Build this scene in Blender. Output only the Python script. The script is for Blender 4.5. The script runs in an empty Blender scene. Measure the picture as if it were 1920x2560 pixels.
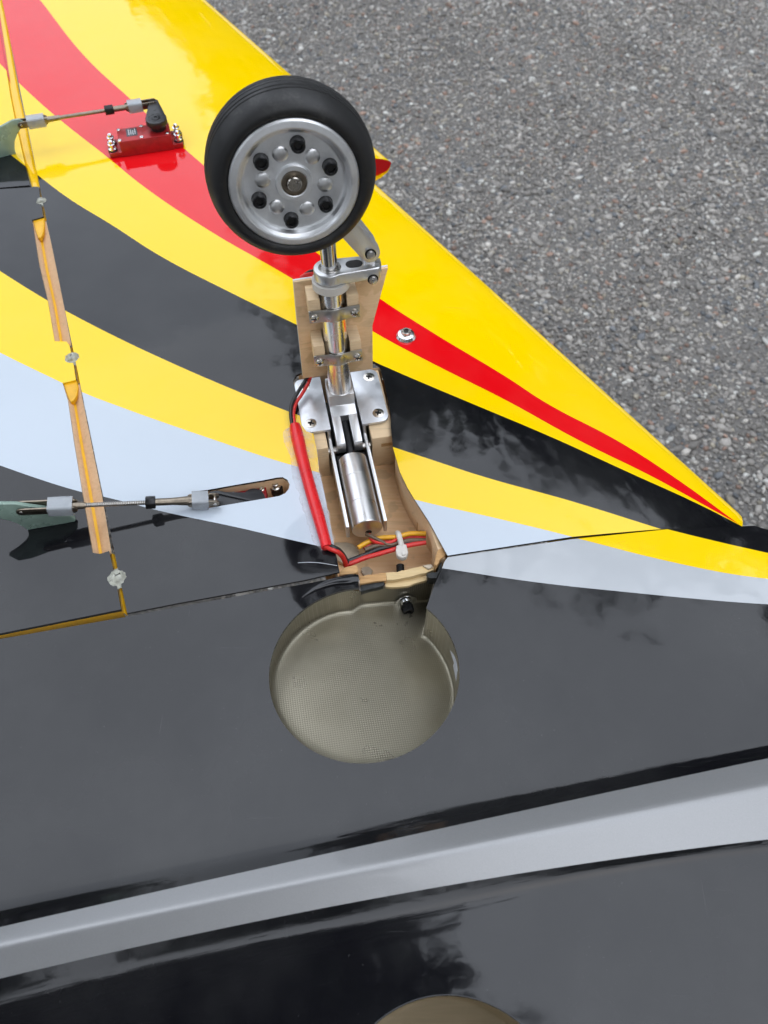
import bpy, bmesh, math, random
import numpy as np
from mathutils import Vector, Matrix
from mathutils.geometry import delaunay_2d_cdt

random.seed(7)
rng = np.random.default_rng(7)
S = bpy.context.scene
C = S.collection
MM = 0.001
RAD = math.radians

# ---------------------------------------------------------------- camera
CAM_H, FPX, PITCH = 336.0, 1934.0, RAD(57)
CP, SP = math.cos(PITCH), math.sin(PITCH)
cd = bpy.data.cameras.new('camera')
cam = bpy.data.objects.new('camera', cd); C.objects.link(cam)
cam.location = (0, 0, CAM_H * MM)
cam.rotation_euler = (RAD(90) - PITCH, 0, 0)
cd.lens = 4.25
cd.sensor_fit = 'VERTICAL'
cd.sensor_height = 4.25 * 2560 / FPX
cd.sensor_width = cd.sensor_height * .75
cd.clip_start = 0.01
cd.clip_end = 400
cd.dof.use_dof = True
cd.dof.focus_distance = 0.395
cd.dof.aperture_fstop = 2.4
S.camera = cam

# ---------------------------------------------------------------- world and sun
SUN_EL, SUN_AZ = RAD(52), RAD(150)
w = bpy.data.worlds.new('World'); S.world = w; w.use_nodes = True
nt = w.node_tree; nt.nodes.clear()
out = nt.nodes.new('ShaderNodeOutputWorld'); bg = nt.nodes.new('ShaderNodeBackground')
sky = nt.nodes.new('ShaderNodeTexSky'); sky.sky_type = 'NISHITA'; sky.sun_disc = False
sky.sun_elevation = SUN_EL; sky.sun_rotation = SUN_AZ
sky.dust_density = 3.0; sky.air_density = 1.0; sky.ozone_density = 1.0
tcw = nt.nodes.new('ShaderNodeTexCoord')
cn = nt.nodes.new('ShaderNodeTexNoise'); cn.inputs['Scale'].default_value = 2.2; cn.inputs['Detail'].default_value = 6
cr = nt.nodes.new('ShaderNodeMapRange'); cr.inputs[1].default_value = .3; cr.inputs[2].default_value = .7
cr.inputs[3].default_value = .80; cr.inputs[4].default_value = 1.0
mx = nt.nodes.new('ShaderNodeMix'); mx.data_type = 'RGBA'
mx.inputs[7].default_value = (11.5, 12.4, 13.9, 1)          # overcast cloud layer over the clear sky
nt.links.new(tcw.outputs['Generated'], cn.inputs['Vector'])
nt.links.new(cn.outputs['Fac'], cr.inputs[0]); nt.links.new(cr.outputs[0], mx.inputs[0])
nt.links.new(sky.outputs[0], mx.inputs[6])
sx = nt.nodes.new('ShaderNodeSeparateXYZ'); nt.links.new(tcw.outputs['Generated'], sx.inputs[0])
gr = nt.nodes.new('ShaderNodeMapRange'); gr.inputs[3].default_value = 1 / 3; gr.inputs[4].default_value = 1.0   # overcast sky: zenith three times the horizon
nt.links.new(sx.outputs[2], gr.inputs[0])
vm = nt.nodes.new('ShaderNodeVectorMath'); vm.operation = 'SCALE'
nt.links.new(mx.outputs[2], vm.inputs[0]); nt.links.new(gr.outputs[0], vm.inputs['Scale']); nt.links.new(vm.outputs[0], bg.inputs[0])
bg.inputs[1].default_value = 0.125
nt.links.new(bg.outputs[0], out.inputs[0])
sl = bpy.data.lights.new('sun', 'SUN'); sl.energy = 0.5; sl.angle = RAD(170); sl.color = (1, .97, .92)
sun = bpy.data.objects.new('sun', sl); C.objects.link(sun)
sun.rotation_euler = (RAD(90) - SUN_EL, 0, math.pi - SUN_AZ)

vs = S.view_settings
vs.view_transform = 'Standard'; vs.look = 'None'; vs.gamma = 1; vs.exposure = 0.80; vs.use_curve_mapping = False
S.render.film_transparent = False
S.cycles.max_bounces = 8; S.cycles.diffuse_bounces = 3; S.cycles.glossy_bounces = 4; S.cycles.transmission_bounces = 5; S.cycles.transparent_max_bounces = 8
S.cycles.caustics_reflective = False; S.cycles.caustics_refractive = False; S.cycles.sample_clamp_indirect = 4
S.cycles.use_adaptive_sampling = True; S.cycles.adaptive_threshold = .03; S.cycles.use_denoising = True

# ---------------------------------------------------------------- photo ray -> point on a real plane
EYE = Vector((0, 0, CAM_H))
def ray(px, py):
    a, b = (px - 960) / FPX, (1280 - py) / FPX
    return Vector((a, b * SP + CP, b * CP - SP))
def U(px, py, z=0.0):
    r = ray(px, py); t = (z - CAM_H) / r.z
    return EYE + r * t
def UXY(px, py, z=0.0):
    p = U(px, py, z); return (p.x, p.y)
def onplane(px, py, M, axis, val):
    """point where the ray meets the plane local[axis] = val of frame M, in local coordinates"""
    Mi = M.inverted()
    e = Mi @ EYE; d = (Mi.to_3x3()) @ ray(px, py)
    t = (val - e[axis]) / d[axis]
    return e + d * t

# ---------------------------------------------------------------- mesh helpers (millimetres)
class MB:
    def __init__(s, M=None):
        s.v = []; s.f = []; s.m = []; s.M = M or Matrix.Identity(4)
    def add(s, vs_, fs_, mi=0, M=None):
        k = len(s.v); T = s.M @ M if M is not None else s.M
        s.v += [tuple(T @ Vector(p)) for p in vs_]
        s.f += [tuple(i + k for i in f) for f in fs_]
        s.m += [mi] * len(fs_)
        return s
    def box(s, x0, x1, y0, y1, z0, z1, mi=0, M=None):
        vs_ = [(x, y, z) for z in (z0, z1) for y in (y0, y1) for x in (x0, x1)]
        return s.add(vs_, [(0, 2, 3, 1), (4, 5, 7, 6), (0, 1, 5, 4), (2, 6, 7, 3), (0, 4, 6, 2), (1, 3, 7, 5)], mi, M)
    def cyl(s, p0, p1, r0, r1=None, n=24, mi=0, caps=True, M=None):
        r1 = r0 if r1 is None else r1
        p0, p1 = Vector(p0), Vector(p1); d = (p1 - p0).normalized()
        a = d.orthogonal().normalized(); b = d.cross(a)
        vs_ = []
        for p, r in ((p0, r0), (p1, r1)):
            for i in range(n):
                t = 2 * math.pi * i / n
                vs_.append(tuple(p + (a * math.cos(t) + b * math.sin(t)) * r))
        fs_ = [(i, (i + 1) % n, n + (i + 1) % n, n + i) for i in range(n)]
        if caps: fs_ += [tuple(reversed(range(n))), tuple(range(n, 2 * n))]
        return s.add(vs_, fs_, mi, M)
    def lathe(s, prof, n=48, mi=0, M=None, close=False):
        """prof: (r, h) turned about local z"""
        vs_ = []; fs_ = []
        for r, h in prof:
            for i in range(n):
                t = 2 * math.pi * i / n
                vs_.append((r * math.cos(t), r * math.sin(t), h))
        K = len(prof)
        for j in range(K if close else K - 1):
            j2 = (j + 1) % K
            for i in range(n):
                i2 = (i + 1) % n
                fs_.append((j * n + i, j * n + i2, j2 * n + i2, j2 * n + i))
        if not close:
            if prof[0][0] > 1e-6: fs_.append(tuple(reversed(range(n))))
            if prof[-1][0] > 1e-6: fs_.append(tuple((K - 1) * n + i for i in range(n)))
        return s.add(vs_, fs_, mi, M)
    def prism(s, poly, h0, h1, mi=0, M=None):
        """poly in local xy, extruded along local z"""
        n = len(poly)
        vs_ = [(x, y, h0) for x, y in poly] + [(x, y, h1) for x, y in poly]
        area = sum(poly[i][0] * poly[(i + 1) % n][1] - poly[(i + 1) % n][0] * poly[i][1] for i in range(n))
        fs_ = [(i, (i + 1) % n, n + (i + 1) % n, n + i) for i in range(n)]
        fs_ += [tuple(reversed(range(n))), tuple(range(n, 2 * n))]
        if area < 0: fs_ = [tuple(reversed(f)) for f in fs_]
        return s.add(vs_, fs_, mi, M)
    def tube(s, path, r, n=12, mi=0, M=None, sub=6, caps=True):
        P = catmull([Vector(p) for p in path], sub) if sub else [Vector(p) for p in path]
        K = len(P)
        R = r if callable(r) else (lambda t: r)
        vs_ = []; fs_ = []
        up = None
        for j, p in enumerate(P):
            d = (P[min(j + 1, K - 1)] - P[max(j - 1, 0)]).normalized()
            if up is None: up = d.orthogonal().normalized()
            up = (up - d * up.dot(d)).normalized(); b = d.cross(up)
            rr = R(j / (K - 1))
            for i in range(n):
                t = 2 * math.pi * i / n
                vs_.append(tuple(p + (up * math.cos(t) + b * math.sin(t)) * rr))
        for j in range(K - 1):
            for i in range(n):
                i2 = (i + 1) % n
                fs_.append((j * n + i, j * n + i2, (j + 1) * n + i2, (j + 1) * n + i))
        if caps: fs_ += [tuple(reversed(range(n))), tuple((K - 1) * n + i for i in range(n))]
        return s.add(vs_, fs_, mi, M)
    def build(s, name, mats, parent=None, bevel=0.0, sharp=35, seg=2, label=None, weld=0.0):
        me = bpy.data.meshes.new(name)
        bm = bmesh.new()
        bv = [bm.verts.new((x * MM, y * MM, z * MM)) for x, y, z in s.v]
        for f, mi in zip(s.f, s.m):
            try:
                bf = bm.faces.new([bv[i] for i in f]); bf.material_index = mi; bf.smooth = True
            except ValueError: pass
        if weld: bmesh.ops.remove_doubles(bm, verts=bm.verts, dist=weld * MM)
        if bevel:
            bm.normal_update()
            es = [e for e in bm.edges if len(e.link_faces) == 2 and e.calc_face_angle(0) > .6]
            bmesh.ops.bevel(bm, geom=es, offset=bevel * MM, offset_type='OFFSET', segments=seg, profile=.5, affect='EDGES', clamp_overlap=True)
            for f in bm.faces: f.smooth = True
        bm.to_mesh(me); bm.free()
        for m in (mats if isinstance(mats, (list, tuple)) else [mats]): me.materials.append(m)
        if sharp is not None: me.set_sharp_from_angle(angle=RAD(sharp))
        o = bpy.data.objects.new(name, me); C.objects.link(o)
        if parent is not None:
            o.parent = parent
            if parent.parent is None: o.location = -parent.location
        if label: o['label'] = label
        return o

def catmull(P, sub):
    out_ = []
    K = len(P)
    for i in range(K - 1):
        p0, p1, p2, p3 = P[max(i - 1, 0)], P[i], P[i + 1], P[min(i + 2, K - 1)]
        for k in range(sub):
            t = k / sub
            out_.append(.5 * ((2 * p1) + (p2 - p0) * t + (2 * p0 - 5 * p1 + 4 * p2 - p3) * t * t + (3 * p1 - p0 - 3 * p2 + p3) * t ** 3))
    out_.append(P[-1]); return out_

def rrect(x0, x1, y0, y1, r, n=6):
    pts = []
    for cx, cy, a0 in ((x1 - r, y1 - r, 0), (x0 + r, y1 - r, 90), (x0 + r, y0 + r, 180), (x1 - r, y0 + r, 270)):
        for i in range(n + 1):
            a = RAD(a0 + 90 * i / n); pts.append((cx + r * math.cos(a), cy + r * math.sin(a)))
    return pts
def capsule(p, q, r0, r1=None, n=10):
    r1 = r0 if r1 is None else r1
    (ax, ay), (bx, by) = p, q; t = math.atan2(by - ay, bx - ax); pts = []
    for i in range(n + 1):
        a = t - math.pi / 2 + math.pi * i / n; pts.append((bx + r1 * math.cos(a), by + r1 * math.sin(a)))
    for i in range(n + 1):
        a = t + math.pi / 2 + math.pi * i / n; pts.append((ax + r0 * math.cos(a), ay + r0 * math.sin(a)))
    return pts
def ngon(n, r, a0=0): return [(r * math.cos(a0 + 2 * math.pi * i / n), r * math.sin(a0 + 2 * math.pi * i / n)) for i in range(n)]
def frame(o, x, z):
    x = Vector(x).normalized(); z = Vector(z).normalized(); y = z.cross(x).normalized(); x = y.cross(z)
    M = Matrix((x, y, z)).transposed().to_4x4(); M.translation = Vector(o); return M

def inpoly(X, Y, poly):
    poly = np.asarray(poly); x0, y0 = poly[:, 0], poly[:, 1]; x1, y1 = np.roll(x0, -1), np.roll(y0, -1)
    ins = np.zeros(X.shape, bool)
    for a, b, c_, d in zip(x0, y0, x1, y1):
        if b == d: continue
        cond = (b > Y) != (d > Y)
        ins ^= cond & (X < (c_ - a) * (Y - b) / (d - b) + a)
    return ins
def segdist(X, Y, poly, closed=True):
    D = np.full(X.shape, 1e9); n = len(poly)
    for i in range(n if closed else n - 1):
        (a, b), (c_, d) = poly[i], poly[(i + 1) % n]
        L2 = (c_ - a) ** 2 + (d - b) ** 2 + 1e-12
        t = np.clip(((X - a) * (c_ - a) + (Y - b) * (d - b)) / L2, 0, 1)
        D = np.minimum(D, np.hypot(X - a - t * (c_ - a), Y - b - t * (d - b)))
    return D
def resample(loop, step, closed=True):
    out_ = []; n = len(loop)
    for i in range(n if closed else n - 1):
        (a, b), (c_, d) = loop[i], loop[(i + 1) % n]
        k = max(1, int(math.hypot(c_ - a, d - b) / step))
        out_ += [(a + (c_ - a) * j / k, b + (d - b) * j / k) for j in range(k)]
    if not closed: out_.append(loop[-1])
    return out_
def panel(mb, outline, zf, step=5, holes=(), extra=None, mi=0, skirt=0.0, skirt_mi=None):
    """a curved sheet over a plan outline with holes, heights from zf(X, Y), turned-down edges"""
    ol = resample(outline, step); hs = [resample(h, step) for h in holes]
    A = np.array(ol); x0, y0 = A.min(0); x1, y1 = A.max(0)
    gx, gy = np.meshgrid(np.arange(x0, x1, step), np.arange(y0, y1, step * .9))
    gx = gx + (np.arange(gx.shape[0]) % 2)[:, None] * step * .5
    gx, gy = gx.ravel(), gy.ravel()
    ok = inpoly(gx, gy, ol) & (segdist(gx, gy, ol) > step * .45)
    for h in hs: ok &= ~inpoly(gx, gy, h) & (segdist(gx, gy, h) > step * .45)
    pts = list(ol); edges = [(i, (i + 1) % len(ol)) for i in range(len(ol))]
    for h in hs:
        k = len(pts); pts += h; edges += [(k + i, k + (i + 1) % len(h)) for i in range(len(h))]
    if extra is not None:
        ex = np.array(extra); o2 = inpoly(ex[:, 0], ex[:, 1], ol) & (segdist(ex[:, 0], ex[:, 1], ol) > .2)
        for h in hs: o2 &= ~inpoly(ex[:, 0], ex[:, 1], h)
        ex = ex[o2]
        pts += [tuple(p) for p in ex]
    pts += list(zip(gx[ok].tolist(), gy[ok].tolist()))
    V, _, F, *_r = delaunay_2d_cdt([Vector(p) for p in pts], edges, [], 0, 1e-4)
    V = np.array([tuple(v) for v in V]); F = np.array([tuple(f) for f in F if len(f) == 3])
    cen = V[F].mean(1); keep = inpoly(cen[:, 0], cen[:, 1], ol)
    for h in hs: keep &= ~inpoly(cen[:, 0], cen[:, 1], h)
    F = F[keep]
    a = V[F[:, 0]]; b = V[F[:, 1]]; c_ = V[F[:, 2]]
    neg = ((b - a)[:, 0] * (c_ - a)[:, 1] - (b - a)[:, 1] * (c_ - a)[:, 0]) < 0
    F[neg] = F[neg][:, ::-1]
    Z = zf(V[:, 0], V[:, 1])
    mb.add([(x, y, z) for (x, y), z in zip(V, Z)], [tuple(int(i) for i in f) for f in F], mi)
    if skirt:
        for loop in [ol] + hs:
            L = np.array(loop); z = zf(L[:, 0], L[:, 1]); n = len(loop)
            vs_ = [(x, y, zz) for (x, y), zz in zip(loop, z)] + [(x, y, zz - skirt) for (x, y), zz in zip(loop, z)]
            mb.add(vs_, [(i, n + i, n + (i + 1) % n, (i + 1) % n) for i in range(n)], mi if skirt_mi is None else skirt_mi)
    return mb

# ---------------------------------------------------------------- materials
class NB:
    """small node builder"""
    def __init__(s, name):
        s.mat = bpy.data.materials.new(name); s.mat.use_nodes = True; s.t = s.mat.node_tree; s.t.nodes.clear()
        s.out = s.t.nodes.new('ShaderNodeOutputMaterial'); s.p = s.t.nodes.new('ShaderNodeBsdfPrincipled')
        s.t.links.new(s.p.outputs[0], s.out.inputs[0])
        s.geo = s.t.nodes.new('ShaderNodeNewGeometry').outputs['Position']
    def n(s, typ, **kw):
        q = s.t.nodes.new(typ)
        for k, v in kw.items(): setattr(q, k, v)
        return q
    def l(s, a, b): s.t.links.new(a, b)
    def set(s, **kw):
        for k, v in kw.items():
            i = s.p.inputs[k.replace('_', ' ')]
            if hasattr(v, 'default_value') or hasattr(v, 'is_linked'): s.l(v, i)
            else: i.default_value = (*v, 1) if isinstance(v, tuple) and len(v) == 3 and i.type == 'RGBA' else v
        return s
    def noise(s, scale, detail=4, rough=.55, vec=None, dist=0.0, dims='3D'):
        q = s.n('ShaderNodeTexNoise'); q.inputs['Scale'].default_value = scale; q.inputs['Detail'].default_value = detail
        q.inputs['Roughness'].default_value = rough; q.inputs['Distortion'].default_value = dist
        s.l(vec if vec is not None else s.geo, q.inputs['Vector']); return q.outputs['Fac']
    def mapv(s, scale=(1, 1, 1), rot=(0, 0, 0), vec=None):
        q = s.n('ShaderNodeMapping'); q.inputs['Scale'].default_value = scale; q.inputs['Rotation'].default_value = rot
        s.l(vec if vec is not None else s.geo, q.inputs['Vector']); return q.outputs[0]
    def rng(s, a, x0, x1, y0, y1):
        q = s.n('ShaderNodeMapRange'); q.clamp = True
        for i, v in enumerate((x0, x1, y0, y1)): q.inputs[i + 1].default_value = v
        s.l(a, q.inputs[0]); return q.outputs[0]
    def mix(s, fac, a, b):
        q = s.n('ShaderNodeMix', data_type='RGBA')
        for v, i in ((fac, 0), (a, 6), (b, 7)):
            if hasattr(v, 'is_linked'): s.l(v, q.inputs[i])
            else: q.inputs[i].default_value = (*v, 1) if isinstance(v, tuple) else v
        return q.outputs[2]
    def math(s, op, a, b=None):
        q = s.n('ShaderNodeMath', operation=op)
        for v, i in ((a, 0), (b, 1)):
            if v is None: continue
            if hasattr(v, 'is_linked'): s.l(v, q.inputs[i])
            else: q.inputs[i].default_value = v
        return q.outputs[0]
    def bump(s, h, strength=.3, dist=.0005):
        q = s.n('ShaderNodeBump'); q.inputs['Strength'].default_value = strength; q.inputs['Distance'].default_value = dist
        s.l(h, q.inputs['Height']); s.l(q.outputs[0], s.p.inputs['Normal']); return s

def plain(name, col, rough=.5, metal=0.0, var=.12, scale=300, bump=.0, spec=.5, bscale=900, **kw):
    b = NB(name)
    nz = b.noise(scale, 5)
    lo = tuple(c * (1 - var) for c in col); hi = tuple(min(1, c * (1 + var)) for c in col)
    b.set(Base_Color=b.mix(b.rng(nz, .3, .7, 0, 1), lo, hi), Metallic=metal, Roughness=b.rng(b.noise(scale * .6, 4), .3, .7, rough * .8, min(1, rough * 1.25)))
    b.p.inputs['Specular IOR Level'].default_value = spec
    for k, v in kw.items(): b.p.inputs[k.replace('_', ' ')].default_value = v
    if bump: b.bump(b.noise(bscale, 6), bump, .0004)
    return b.mat

YEL, RED, BLK, WHT, SIL = (.96, .635, .0), (.76, .004, .008), (.006, .006, .0075), (.52, .58, .645), (.47, .49, .51)

# painted scheme: boundary curves over the plan of the aircraft, digitised on the wing surface
DP = Vector((.62, -.785)).normalized(); DQ = Vector((-DP.y, DP.x))
P0, P1, Q0, Q1 = -900.0, 300.0, -150.0, 450.0
BOUND = {
 'A': [(100, 0), (216, 145), (332, 253), (516, 419), (660, 533), (790, 630), (951, 746), (1080, 828), (1273, 942), (1364, 1000), (1564, 1101), (1699, 1184), (1856, 1292)],
 'B': [(0, 159), (44, 204), (135, 287), (280, 402), (351, 460), (521, 575), (741, 703), (932, 828), (1080, 907), (1269, 1000), (1453, 1098), (1638, 1184), (1761, 1246), (1852, 1291)],
 'C': [(25, 385), (97, 440), (175, 498), (279, 562), (401, 640), (570, 728), (744, 813), (933, 903), (1057, 957), (1180, 1008), (1392, 1095), (1576, 1175), (1761, 1252), (1872, 1302)],
 'D': [(0, 677), (119, 751), (161, 775), (280, 837), (420, 903), (579, 972), (722, 1029), (850, 1075), (981, 1117), (1072, 1147), (1207, 1191), (1429, 1252), (1662, 1321), (1780, 1354), (1920, 1390)],
 'E': [(0, 881), (156, 957), (202, 979), (311, 1021), (420, 1060), (560, 1108), (680, 1148), (799, 1182), (1037, 1249), (1238, 1295), (1435, 1343), (1638, 1400), (1822, 1443), (1920, 1458)],
 'F': [(0, 1163), (206, 1230), (257, 1241), (408, 1279), (596, 1319), (756, 1356), (930, 1392), (1109, 1421), (1330, 1458), (1576, 1489), (1822, 1516), (1920, 1524)],
}
def bound_curve(pts):
    L = []
    for px, py in pts:
        x, y = UXY(px, py, 0)
        L.append((x * DP.x + y * DP.y, x * DQ.x + y * DQ.y))
    L.sort()
    (a, b), (c_, d) = L[0], L[1]; k = (d - b) / (c_ - a)
    L.insert(0, (a - 120, b - 120 * k * .9))
    (a, b), (c_, d) = L[-2], L[-1]; k = (d - b) / (c_ - a)
    L.append((c_ + 60, d + 60 * k))
    return [((p - P0) / (P1 - P0), (q - Q0) / (Q1 - Q0)) for p, q in L]

def film(name, white, scheme=True, base=None):
    b = NB(name)
    if scheme:
        sep = b.n('ShaderNodeSeparateXYZ'); b.l(b.geo, sep.inputs[0])
        def lin(dx, dy, o0, o1):
            a = b.math('ADD', b.math('MULTIPLY', sep.outputs[0], dx * 1000), b.math('MULTIPLY', sep.outputs[1], dy * 1000))
            return b.rng(a, o0, o1, 0, 1)
        P = lin(DP.x, DP.y, P0, P1); Q = lin(DQ.x, DQ.y, Q0, Q1)
        col = YEL
        for key, c in (('A', RED), ('B', YEL), ('C', BLK), ('D', YEL), ('E', white), ('F', BLK)):
            fc = b.n('ShaderNodeFloatCurve'); cu = fc.mapping.curves[0]
            pts = bound_curve(BOUND[key])
            fc.mapping.extend = 'EXTRAPOLATED'; fc.mapping.use_clip = False
            cu.points[0].location = pts[0]; cu.points[1].location = pts[-1]
            for p in pts[1:-1]: cu.points.new(*p)
            for p in cu.points: p.handle_type = 'AUTO'
            fc.mapping.update(); b.l(P, fc.inputs['Value'])
            col = b.mix(b.math('LESS_THAN', Q, fc.outputs[0]), col, c)
    else:
        col = b.mix(1.0, base, base)
    dust = b.rng(b.noise(11, 4, .62), .42, .75, 0, .028)
    fleck = b.rng(b.noise(900, 2), .74, .80, 0, .10)
    sc1 = b.rng(b.noise(1.0, 2, .5, b.mapv((22, 700, 200), (0, 0, .5))), .745, .79, 0, .03)
    sc2 = b.rng(b.noise(1.0, 2, .5, b.mapv((700, 26, 200), (0, 0, .9))), .755, .80, 0, .03)
    col = b.mix(b.math('ADD', b.math('ADD', dust, fleck), b.math('ADD', sc1, sc2)), col, (.55, .55, .52))
    b.set(Base_Color=col, Roughness=b.rng(b.noise(14, 3, .6), .3, .75, .035, .085))
    b.p.inputs['IOR'].default_value = 1.465
    # film is shrunk on: faint waviness, fine orange peel
    h = b.math('ADD', b.math('MULTIPLY', b.noise(38, 2, .5), 1.0), b.math('MULTIPLY', b.noise(330, 1, .5), .045))
    b.bump(h, .22, .0006)
    return b.mat

def wood(name, c0, c1, axis=(1, 0, 0), scale=1.0, stain=None, rough=.62):
    b = NB(name)
    rz = math.atan2(axis[1], axis[0])
    v = b.mapv((60 * scale, 900 * scale, 900 * scale), (0, 0, -rz))
    g = b.noise(1.0, 5, .6, v, .6)
    v2 = b.mapv((25 * scale, 260 * scale, 260 * scale), (0, 0, -rz))
    g2 = b.noise(1.0, 3, .5, v2, 1.2)
    col = b.mix(b.rng(g, .3, .7, 0, 1), c0, c1)
    col = b.mix(b.rng(g2, .55, .75, 0, .45), col, tuple(x * .62 for x in c0))
    if stain: col = b.mix(b.rng(b.noise(70, 3, .5), .56, .60, 0, .55), col, stain)
    b.set(Base_Color=col, Roughness=rough); b.p.inputs['Specular IOR Level'].default_value = .3
    b.bump(g, .25, .0003)
    return b.mat

def metal(name, col, rough, brushed=None, var=.06):
    b = NB(name)
    v = b.mapv(brushed) if brushed else b.mapv((500, 500, 500))
    n1 = b.noise(1.0, 4, .6, v)
    b.set(Base_Color=b.mix(b.rng(n1, .3, .7, 0, 1), tuple(c * (1 - var) for c in col), col), Metallic=1.0,
          Roughness=b.rng(b.noise(160, 5), .3, .7, rough * .8, rough * 1.25))
    b.bump(n1, .05, .0002)
    return b.mat

M = {}
M['film'] = film('painted_film', WHT)
M['fuse'] = film('painted_fuselage', SIL)
M['black'] = film('black_gloss', SIL, False, BLK)
M['yellow'] = film('yellow_gloss', SIL, False, (.86, .50, .0))
M['yellow_dull'] = plain('yellow_covering', (.80, .42, .005), .35, var=.06)
M['red'] = film('red_gloss', SIL, False, (.62, .008, .01))
def silver():
    b = NB('silver_paint'); nz = b.noise(3500, 2)
    b.set(Base_Color=b.mix(b.rng(nz, .3, .7, 0, 1), (.245, .246, .248), (.28, .281, .283)), Metallic=.62, Roughness=.40)
    b.p.inputs['Coat Weight'].default_value = .5; b.p.inputs['Coat Roughness'].default_value = .06
    return b.mat
M['silver'] = silver()
M['alu'] = metal('machined_aluminium', (.70, .70, .70), .38, (1500, 90, 1500))
M['alu_tube'] = metal('polished_tube', (.86, .85, .83), .25, (1800, 1800, 60))
M['alu_motor'] = metal('turned_motor_case', (.70, .69, .68), .34, (90, 2200, 90))
M['alu_matte'] = metal('anodised_plate', (.68, .69, .71), .46)
M['rim'] = metal('turned_rim', (.83, .84, .85), .46, (700, 700, 700))
M['chrome'] = metal('chrome_piston', (.62, .62, .62), .14)
M['steel'] = metal('sheet_steel', (.52, .50, .47), .30)
M['zinc'] = metal('zinc_hardware', (.78, .79, .80), .20)
M['bronze'] = metal('clevis_steel', (.30, .255, .20), .34, var=.3)
M['screw'] = metal('nickel_screw', (.62, .58, .52), .24)
M['slot'] = plain('recess_dark', (.012, .011, .010), .6)
M['bolt'] = plain('blackened_steel', (.018, .018, .019), .34, .55, var=.3, scale=900)
M['rubber'] = plain('tyre_rubber', (.010, .010, .0102), .55, var=.35, scale=120, bump=.12, bscale=1500, spec=.45)
def tyre_mat():
    b = NB('tyre_rubber'); sc = b.math('MULTIPLY', b.rng(b.noise(70, 5, .7), .55, .72, 0, 1), b.rng(b.noise(900, 3, .6), .4, .7, .2, 1))
    b.set(Base_Color=b.mix(sc, (.0095, .0095, .0098), (.055, .052, .048)), Roughness=b.rng(b.noise(60, 4), .3, .7, .42, .66))
    b.bump(b.noise(1500, 4), .12, .0004); return b.mat
M['rubber'] = tyre_mat()
M['plastic_black'] = plain('black_plastic', (.016, .016, .018), .38, var=.2)
M['plastic_clear'] = plain('clear_sleeve', (.62, .66, .70), .22, var=.08, Transmission_Weight=.35, Alpha=.72)
M['nylon'] = plain('white_nylon', (.64, .61, .56), .42, var=.06, Subsurface_Weight=.2, Subsurface_Radius=(.002, .002, .002))
M['horn'] = plain('green_glass_fibre', (.36, .50, .42), .28, var=.10, scale=150, Transmission_Weight=.30)
M['servo'] = plain('red_servo_case', (.36, .014, .016), .34, .25, var=.18, scale=260, bump=.08)
M['servo_inner'] = plain('red_servo_plastic', (.32, .010, .014), .30, var=.15)
M['label'] = plain('printed_label', (.03, .035, .045), .3, var=.3)
M['print'] = plain('white_print', (.62, .62, .62), .4)
M['ply'] = wood('birch_ply', (.76, .52, .30), (.84, .60, .37), (0, 0, 1), 1.0, (.60, .40, .20))
M['ply_edge'] = wood('ply_edge', (.46, .25, .10), (.62, .38, .17), (1, .2, 0), 1.2)
M['ply_edge_pale'] = wood('ply_edge_pale', (.62, .44, .22), (.72, .55, .30), (1, .2, 0), 1.2)
M['beech'] = wood('beech_spar', (.66, .42, .24), (.76, .52, .32), (-.343, .939, 0), .8)
M['bay'] = wood('bay_ply', (.82, .53, .28), (.90, .62, .37), (.5, -.8, 0), .7, (.62, .42, .24))
M['bay_wall'] = wood('bay_wall_ply', (.78, .54, .31), (.86, .62, .39), (1, .2, 0), .7)
M['bay_dark'] = wood('bay_brown', (.21, .165, .095), (.26, .205, .125), (1, .2, 0), .5)
M['block'] = wood('hardwood_block', (.72, .52, .31), (.80, .61, .39), (0, 0, 1), 1.0)
M['white_paint'] = plain('white_painted_edge', (.72, .74, .78), .4, var=.12)
M['wire_red'] = plain('red_wire', (.66, .028, .022), .36, var=.12)
M['wire_black'] = plain('black_wire', (.012, .012, .013), .34)
M['wire_yellow'] = plain('yellow_wire', (.80, .40, .015), .36, var=.08)
M['wire_brown'] = plain('brown_wire', (.13, .085, .05), .38, var=.12)
M['shrink'] = plain('red_heat_shrink', (.72, .014, .018), .26, var=.10, scale=130, bump=.15, bscale=350)
M['fray'] = plain('black_paint_scraps', (.012, .014, .014), .5, var=.5, scale=600, bump=.6)
M['asphalt'] = plain('asphalt_binder', (.150, .143, .133), .85, var=.45, scale=220, bump=.8, bscale=320)

def glue_mat():
    b = NB('clear_glue')
    b.set(Base_Color=(.74, .72, .74), Roughness=b.rng(b.noise(300, 4), .3, .7, .06, .20), Alpha=b.rng(b.noise(120, 3), .4, .7, .12, .40))
    b.bump(b.noise(260, 5), .7, .001); return b.mat
M['glue'] = glue_mat()
M['glue_cloudy'] = plain('cloudy_glue', (.84, .70, .52), .32, var=.2, scale=200, bump=.4, bscale=400, Transmission_Weight=.45)
M['blob'] = plain('hinge_glue', (.50, .50, .42), .3, var=.25, scale=500, bump=.5, bscale=700, Transmission_Weight=.2)

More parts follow.
